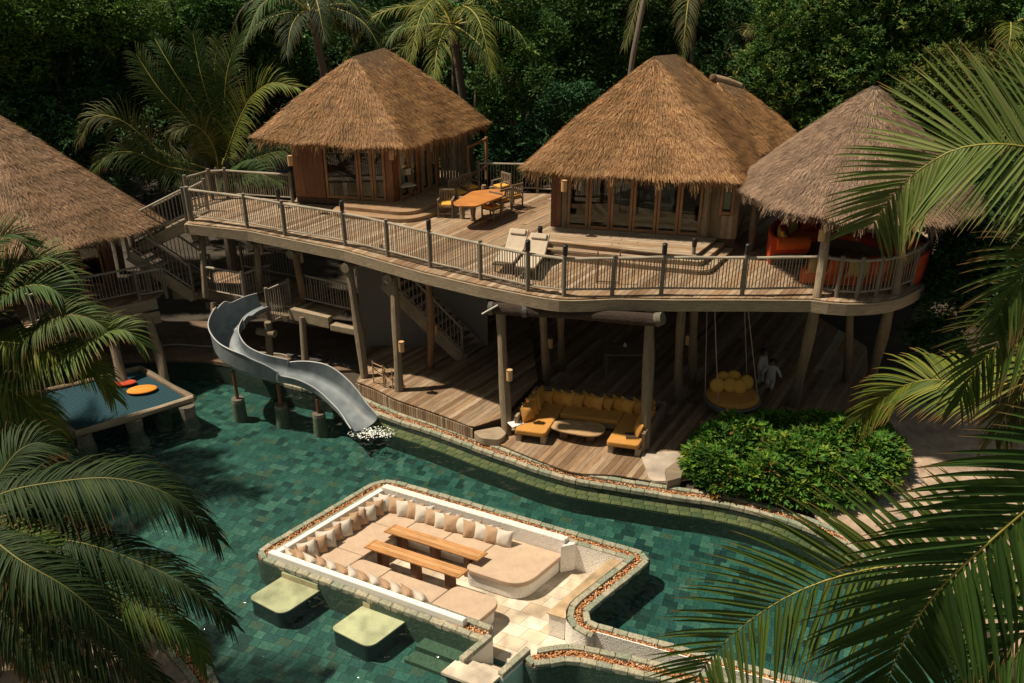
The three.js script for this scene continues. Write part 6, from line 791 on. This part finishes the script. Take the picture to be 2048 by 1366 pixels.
function palm(label, cx, cy, f, o = {}) {
  const c = q(cx, cy, f), { n = 13, L = 3.4, cols = palmCols.yellow, lean = 0.8, seed = 1, hang = 0.9 } = o, r = rng(seed), t = thing('coconut_palm', label, 'palm', V(c.x + lean, GR, c.z - 0.4)); part(t, 'trunk', tube([V(c.x + lean, GR, c.z - 0.4), V(c.x + lean * 0.6, c.y * 0.5, c.z - 0.2), c.clone().add(V(0, 0.1, 0))], o.tr || 0.15, 24, 8), palmBark);
  for (let i = 0; i < n; i++) { const az = i / n * 6.283 * 1.0 + r() * 0.5, el = 0.75 - 1.25 * ((i * 7) % n) / n, h = V(Math.cos(az), 0, Math.sin(az)), l = L * (0.8 + 0.35 * r()), p1 = c.clone().addScaledVector(h, l * 0.3 * Math.cos(el)).add(V(0, l * 0.32 * Math.sin(el) + 0.12, 0)), p2 = c.clone().addScaledVector(h, l * 0.68 * Math.cos(el * 0.7)).add(V(0, l * (0.42 * Math.sin(el) - 0.1 * hang), 0)), p3 = c.clone().addScaledVector(h, l * 0.92).add(V(0, l * (0.25 * Math.sin(el) - 0.42 * hang), 0)); frond(t, [c.clone(), p1, p2, p3], { n: 50, len: 0.9, w: 0.05, u: V(0, 1, 0.2), droop: 0.75, cols: r() < 0.6 ? cols : palmCols.deep, seg: 3, seed: seed * 31 + i, r: 0.03, tip: 0.02, ragged: 0.35 }); }
  return t;
}
palm('tall palm with yellowish fronds rising between the two square huts', 905, 50, 33.5, { seed: 2, L: 3.9, n: 17, cols: palmCols.yellow });
palm('dim palm with drooping fronds just above the first hut roof ridge', 622, 26, 33.5, { seed: 3, L: 3.3, n: 13, cols: palmCols.shade });
palm('palm with hanging dry fronds high above the large hut roof', 1385, -35, 37, { seed: 4, L: 4.4, cols: palmCols.dry, hang: 1.3 });
palm('palm half hidden behind the big broadleaf tree next to the large hut', 1520, 75, 38, { seed: 5, L: 3.0, cols: palmCols.dry });
palm('palm with a hanging yellow frond in the far upper corner behind the hedge side palms', 2010, 70, 33, { seed: 6, L: 2.6, cols: palmCols.yellow, hang: 1.3 });
palm('shaded palm crown between the first palm cluster and the dark jungle above the stairs', 330, 5, 36, { seed: 7, L: 3, cols: palmCols.deep });
{ const t = thing('palm_trunk', 'bare pale leaning palm trunk rising behind the large hut into the dark trees', 'palm trunk', q(1250, 250, 33.2).setY(GR)); part(t, 'trunk', tube([q(1250, 250, 33.2).setY(GR), q(1262, 140, 33), q(1276, 60, 33), q(1296, -40, 33.2)], 0.1, 30, 8), palmBark); }
// palms beside the picture that shade the near bank, the net platform and the pool corner
for (const [x, y, z, k] of [[-17.5, 11, -16, 12], [-18.5, 10, -18.5, 14]]) { const c = V(x, y, z), r = rng(k * 77), t = thing('coconut_palm', ['', 'tall palm over the near sand bank', 'tallest palm over the net platform', 'lower palm leaning over the pool corner', 'palm rising beside the conical hut'][k - 10] + ', beyond the picture edge', 'palm', V(x - 0.5, GR, z)); part(t, 'trunk', rod(V(x - 0.5, GR, z), c, 0.18, 0.13, 8, 0.05), palmBark); for (let i = 0; i < 18; i++) { const az = i * 0.698 + r(), el = 0.8 - (i % 6) * 0.3, h = V(Math.cos(az), 0, Math.sin(az)), l = 3.6; frond(t, [c.clone(), c.clone().addScaledVector(h, 1.2 * Math.cos(el)).add(V(0, 1.1 * Math.sin(el), 0)), c.clone().addScaledVector(h, 2.6).add(V(0, 1.2 * Math.sin(el) - 0.4, 0)), c.clone().addScaledVector(h, l).add(V(0, Math.sin(el) - 1.6, 0))], { n: 44, len: 0.9, w: 0.07, droop: 0.6, cols: palmCols.deep, seg: 3, seed: k * 40 + i }); } }
// ---------- trees ----------
tree('broadleaf_tree', 'big dense round broadleaf tree behind the annex and the round pavilion', [[1640, 60, 33, 2.3], [1790, 55, 33.5, 2.2], [1560, 160, 32, 1.7], [1690, 165, 31.5, 2.0], [1830, 150, 32.5, 1.9], [1640, 260, 31, 1.5], [1740, 20, 34, 2.3], [1880, 20, 34.5, 2.1]], { cols: greens.warm, clump: clumpC, dens: 90, sc: 0.95, tr: 0.25 });
tree('broadleaf_tree', 'bright green bush like tree beyond the pavilion roof at the arching palm frond', [[1870, 205, 27.5, 1.3], [1960, 190, 27.5, 1.4], [2050, 200, 27.5, 1.4], [1920, 250, 27, 1.3], [2030, 270, 27, 1.4], [1900, 130, 29, 0.8]], { cols: [C(.085, .12, .018), C(.065, .1, .016), C(.05, .085, .015), C(.11, .13, .02)], clump: clumpC, dens: 90, sc: 0.9, tr: 0.14 });
tree('slender_tree', 'slender tree with a thin pale trunk and bright leaf tufts between the two square huts', [[1000, 160, 31.5, 0.95], [1060, 110, 32, 0.85], [1020, 80, 32.5, 0.8], [1090, 70, 32.5, 0.8], [985, 225, 31.5, 0.6], [1060, 205, 31.5, 0.7], [1010, 10, 33, 1.1], [1075, 165, 31, 0.6]], { cols: [C(.07, .16, .03), C(.05, .125, .026), C(.1, .18, .032), C(.03, .09, .024)], clump: clumpA, dens: 70, sc: 0.8, tr: 0.1, foot: [1025, 345, 31.6], bark: std(C(.28, .22, .15)) });
tree('shrub', 'leafy shrub in the gap left of the large hut roof behind the far railing', [[1120, 205, 30.5, 0.7], [1165, 195, 31, 0.6], [1080, 270, 31, 0.9], [1010, 300, 31.5, 0.8], [1040, 340, 31, 0.7]], { cols: greens.blue, dens: 90, sc: 0.85, tr: 0.06, cat: 'shrub' });
tree('broadleaf_tree', 'tree with sunlit leaf tips in the upper corner above the conical hut', [[60, 40, 31, 1.7], [150, 25, 31.5, 1.6], [20, 120, 30.5, 1.4], [250, 40, 32, 1.5], [-60, 50, 30, 1.8]], { cols: [C(.1, .2, .03), C(.08, .17, .028), C(.15, .23, .034), C(.05, .12, .024)], clump: clumpA, dens: 66, sc: 0.85, tr: 0.2 });
tree('broadleaf_tree', 'dark broadleaf tree standing in shade over the conical hut roof', [[80, 160, 32, 1.6], [180, 130, 32.5, 1.6], [200, 210, 31.5, 1.3], [300, 150, 33, 1.5], [40, 210, 31, 1.3]], { cols: greens.dark, dens: 66, tr: 0.18 });
tree('shrub', 'glossy blue green shrub just above the edge of the conical hut roof', [[110, 245, 29.5, 0.9], [60, 225, 29.5, 0.9], [160, 280, 29, 0.8], [120, 310, 29, 0.8], [0, 205, 30, 0.9]], { cols: [C(.03, .1, .028), C(.024, .08, .022), C(.05, .13, .032), C(.015, .05, .016)], clump: clumpB, dens: 66, sc: 0.75, tr: 0.08, cat: 'shrub' });
tree('broadleaf_tree', 'broadleaf tree with pale green tufts above the young palm', [[430, 30, 34.5, 1.5], [520, 60, 35, 1.5], [560, 130, 34.5, 1.2], [370, 60, 35, 1.2]], { cols: greens.mid, clump: clumpA, dens: 64, tr: 0.18 });
tree('broadleaf_tree', 'shadowy tree filling the gap above the first hut beside its palm', [[760, 30, 39, 1.8], [680, 130, 38, 1.6], [800, 90, 40, 1.8], [560, 190, 36, 1.5]], { cols: greens.dark, dens: 52, tr: 0.2 });
tree('broadleaf_tree', 'tree with dull green tufts between the yellowish palm and the leaning trunk', [[1150, 40, 36, 1.8], [1220, 90, 36, 1.6], [1160, 130, 35.5, 1.4], [1230, 10, 37, 1.6], [1120, 110, 36, 1.2]], { cols: [C(.055, .125, .03), C(.04, .1, .026), C(.075, .145, .03)], dens: 66, tr: 0.2 });
tree('broadleaf_tree', 'dark tree directly behind the ridge of the large hut', [[1340, 40, 39, 1.8], [1430, 60, 39, 1.8], [1300, 120, 38, 1.5], [1450, 130, 37, 1.4]], { cols: greens.dark, dens: 52, tr: 0.2 });
tree('broadleaf_tree', 'tree with hanging foliage in the far corner beside the yellow palm frond', [[1960, 40, 36, 1.6], [2060, 30, 35, 1.8], [2070, 110, 32, 1.3], [1900, 60, 37, 1.5]], { cols: greens.mid, clump: clumpC, dens: 72, tr: 0.2 });
tree('shrub', 'dark leafy shrub below the round pavilion deck at the palm fronds', [[1880, 420, 21.5, 0.9], [1930, 520, 20.5, 0.9], [1900, 600, 20, 0.8], [1990, 440, 21, 1.1], [2010, 600, 19.5, 1.0], [1960, 340, 22.5, 1.0], [1870, 680, 20, 0.7], [2040, 520, 20.5, 1.2]], { cols: [C(.03, .08, .022), C(.022, .06, .018), C(.04, .09, .024)], dens: 80, sc: 0.8, tr: 0.08, cat: 'shrub' });
// the hedge by the terrace
{
  const c = p(1580, 935, FLOOR), t = thing('hedge', 'big bright green hedge of small glossy leaves between the terrace and the sand', 'hedge', c), ms = [], cs = [], ol = smooth(P([[1375, 950], [1392, 895], [1440, 868], [1540, 858], [1640, 855], [1740, 858], [1785, 890], [1800, 945], [1770, 985], [1700, 1010], [1600, 1015], [1500, 1000], [1420, 985]], FLOOR), 60, true);
  const stems = []; const lo = ol.reduce((s, v) => V(Math.min(s.x, v.x), 0, Math.min(s.z, v.z)), V(99, 0, 99)), hi = ol.reduce((s, v) => V(Math.max(s.x, v.x), 0, Math.max(s.z, v.z)), V(-99, 0, -99));
  for (let i = 0; i < 30000 && ms.length < 7000; i++) { const x = rq(lo.x, hi.x), z = rq(lo.z, hi.z); if (!inPoly(x, z, ol)) continue; let e = 9; for (const v of ol) e = Math.min(e, Math.hypot(v.x - x, v.z - z)); const top = 0.66 * Math.min(1, (e / 0.5)) ** 0.5 * (0.82 + 0.26 * Math.sin(x * 2.3 + 1) * Math.sin(z * 2.9) + 0.2 * Math.sin(x * 5.3) * Math.sin(z * 4.7 + 2) + 0.12 * rl()), y = FLOOR + top * (rl() < 0.7 ? rq(0.86, 1.06) : rq(0.15, 0.9)); qa.setFromEuler(ea.set(rq(-0.5, 0.5), rq(0, 6.3), rq(-0.5, 0.5))); ms.push(new THREE.Matrix4().compose(V(x, y, z), qa, V(1, 1, 1).multiplyScalar(rq(0.75, 1.3)))); cs.push(rl() < 0.025 ? C(.22, .12, .03) : greens.hedge[Math.floor(rl() * (Math.sin(x * 3.1) * Math.sin(z * 3.7) > 0.2 ? 5 : 4))].clone().multiplyScalar(rq(0.6, 1.4))); if (i % 300 === 0) stems.push(rod(V(x, FLOOR - 0.1, z), V(x + rq(-0.1, 0.1), FLOOR + top * 0.85, z), 0.02, 0.012, 5)); }
  part(t, 'stem', merge(stems), barkM); part(t, 'foliage', scatter(clumpH, ms, cs), leafM);
}
// ---------- jungle behind ----------
{
  const ms = [], cs = [], n = 230; for (let i = 0; i < n; i++) { const f = rq(36, 54), x = rq(-0.75, 0.75) * f, y = rq(0, 1) ** 0.8 * (3.5 + (f - 32) * 0.42) + (i % 3 === 0 ? 2.5 : 0.4), r = rq(1.3, 2.6), c = V(x, y, -f); leafBlob(c, r, Math.round(60 * r * r), rl() < 0.6 ? greens.dark : rl() < 0.7 ? greens.mid : greens.warm, 1.05, ms, cs, 0.8); }
  for (let i = 0; i < 60; i++) { const side = i % 2 ? 1 : -1, f = rq(22, 34), x = side * rq(0.64, 0.8) * f * 1.0 + side * 1.5, c = V(x, rq(0.5, 4), -f); leafBlob(c, rq(1, 1.8), 120, greens.dark, 1, ms, cs, 0.8); }
  const j = new THREE.InstancedMesh(clumpJ, new THREE.MeshPhysicalMaterial({ color: C(1, 1, 1), roughness: 0.6, specularIntensity: 0.45, side: THREE.DoubleSide }), ms.length); ms.forEach((m, i) => { j.setMatrixAt(i, m); j.setColorAt(i, cs[i]); }); j.name = 'jungle'; tag(j, 'dense dark jungle that closes off the view behind the huts', 'jungle', null, 'stuff'); j.castShadow = j.receiveShadow = true; scene.add(j);
  const tr = []; for (let i = 0; i < 46; i++) { const f = rq(34, 50), x = rq(-0.7, 0.7) * f; tr.push(rod(V(x, GR, -f), V(x + rq(-1, 1), rq(6, 12), -f + rq(-0.5, 0.5)), rq(0.08, 0.2), 0.06, 7, 0.1)); } const m = solo('jungle_trunks', 'thin trunks standing in the dark jungle', 'tree trunks', merge(tr), barkM); m.userData.kind = 'stuff';
}
renderer.render(scene, camera);
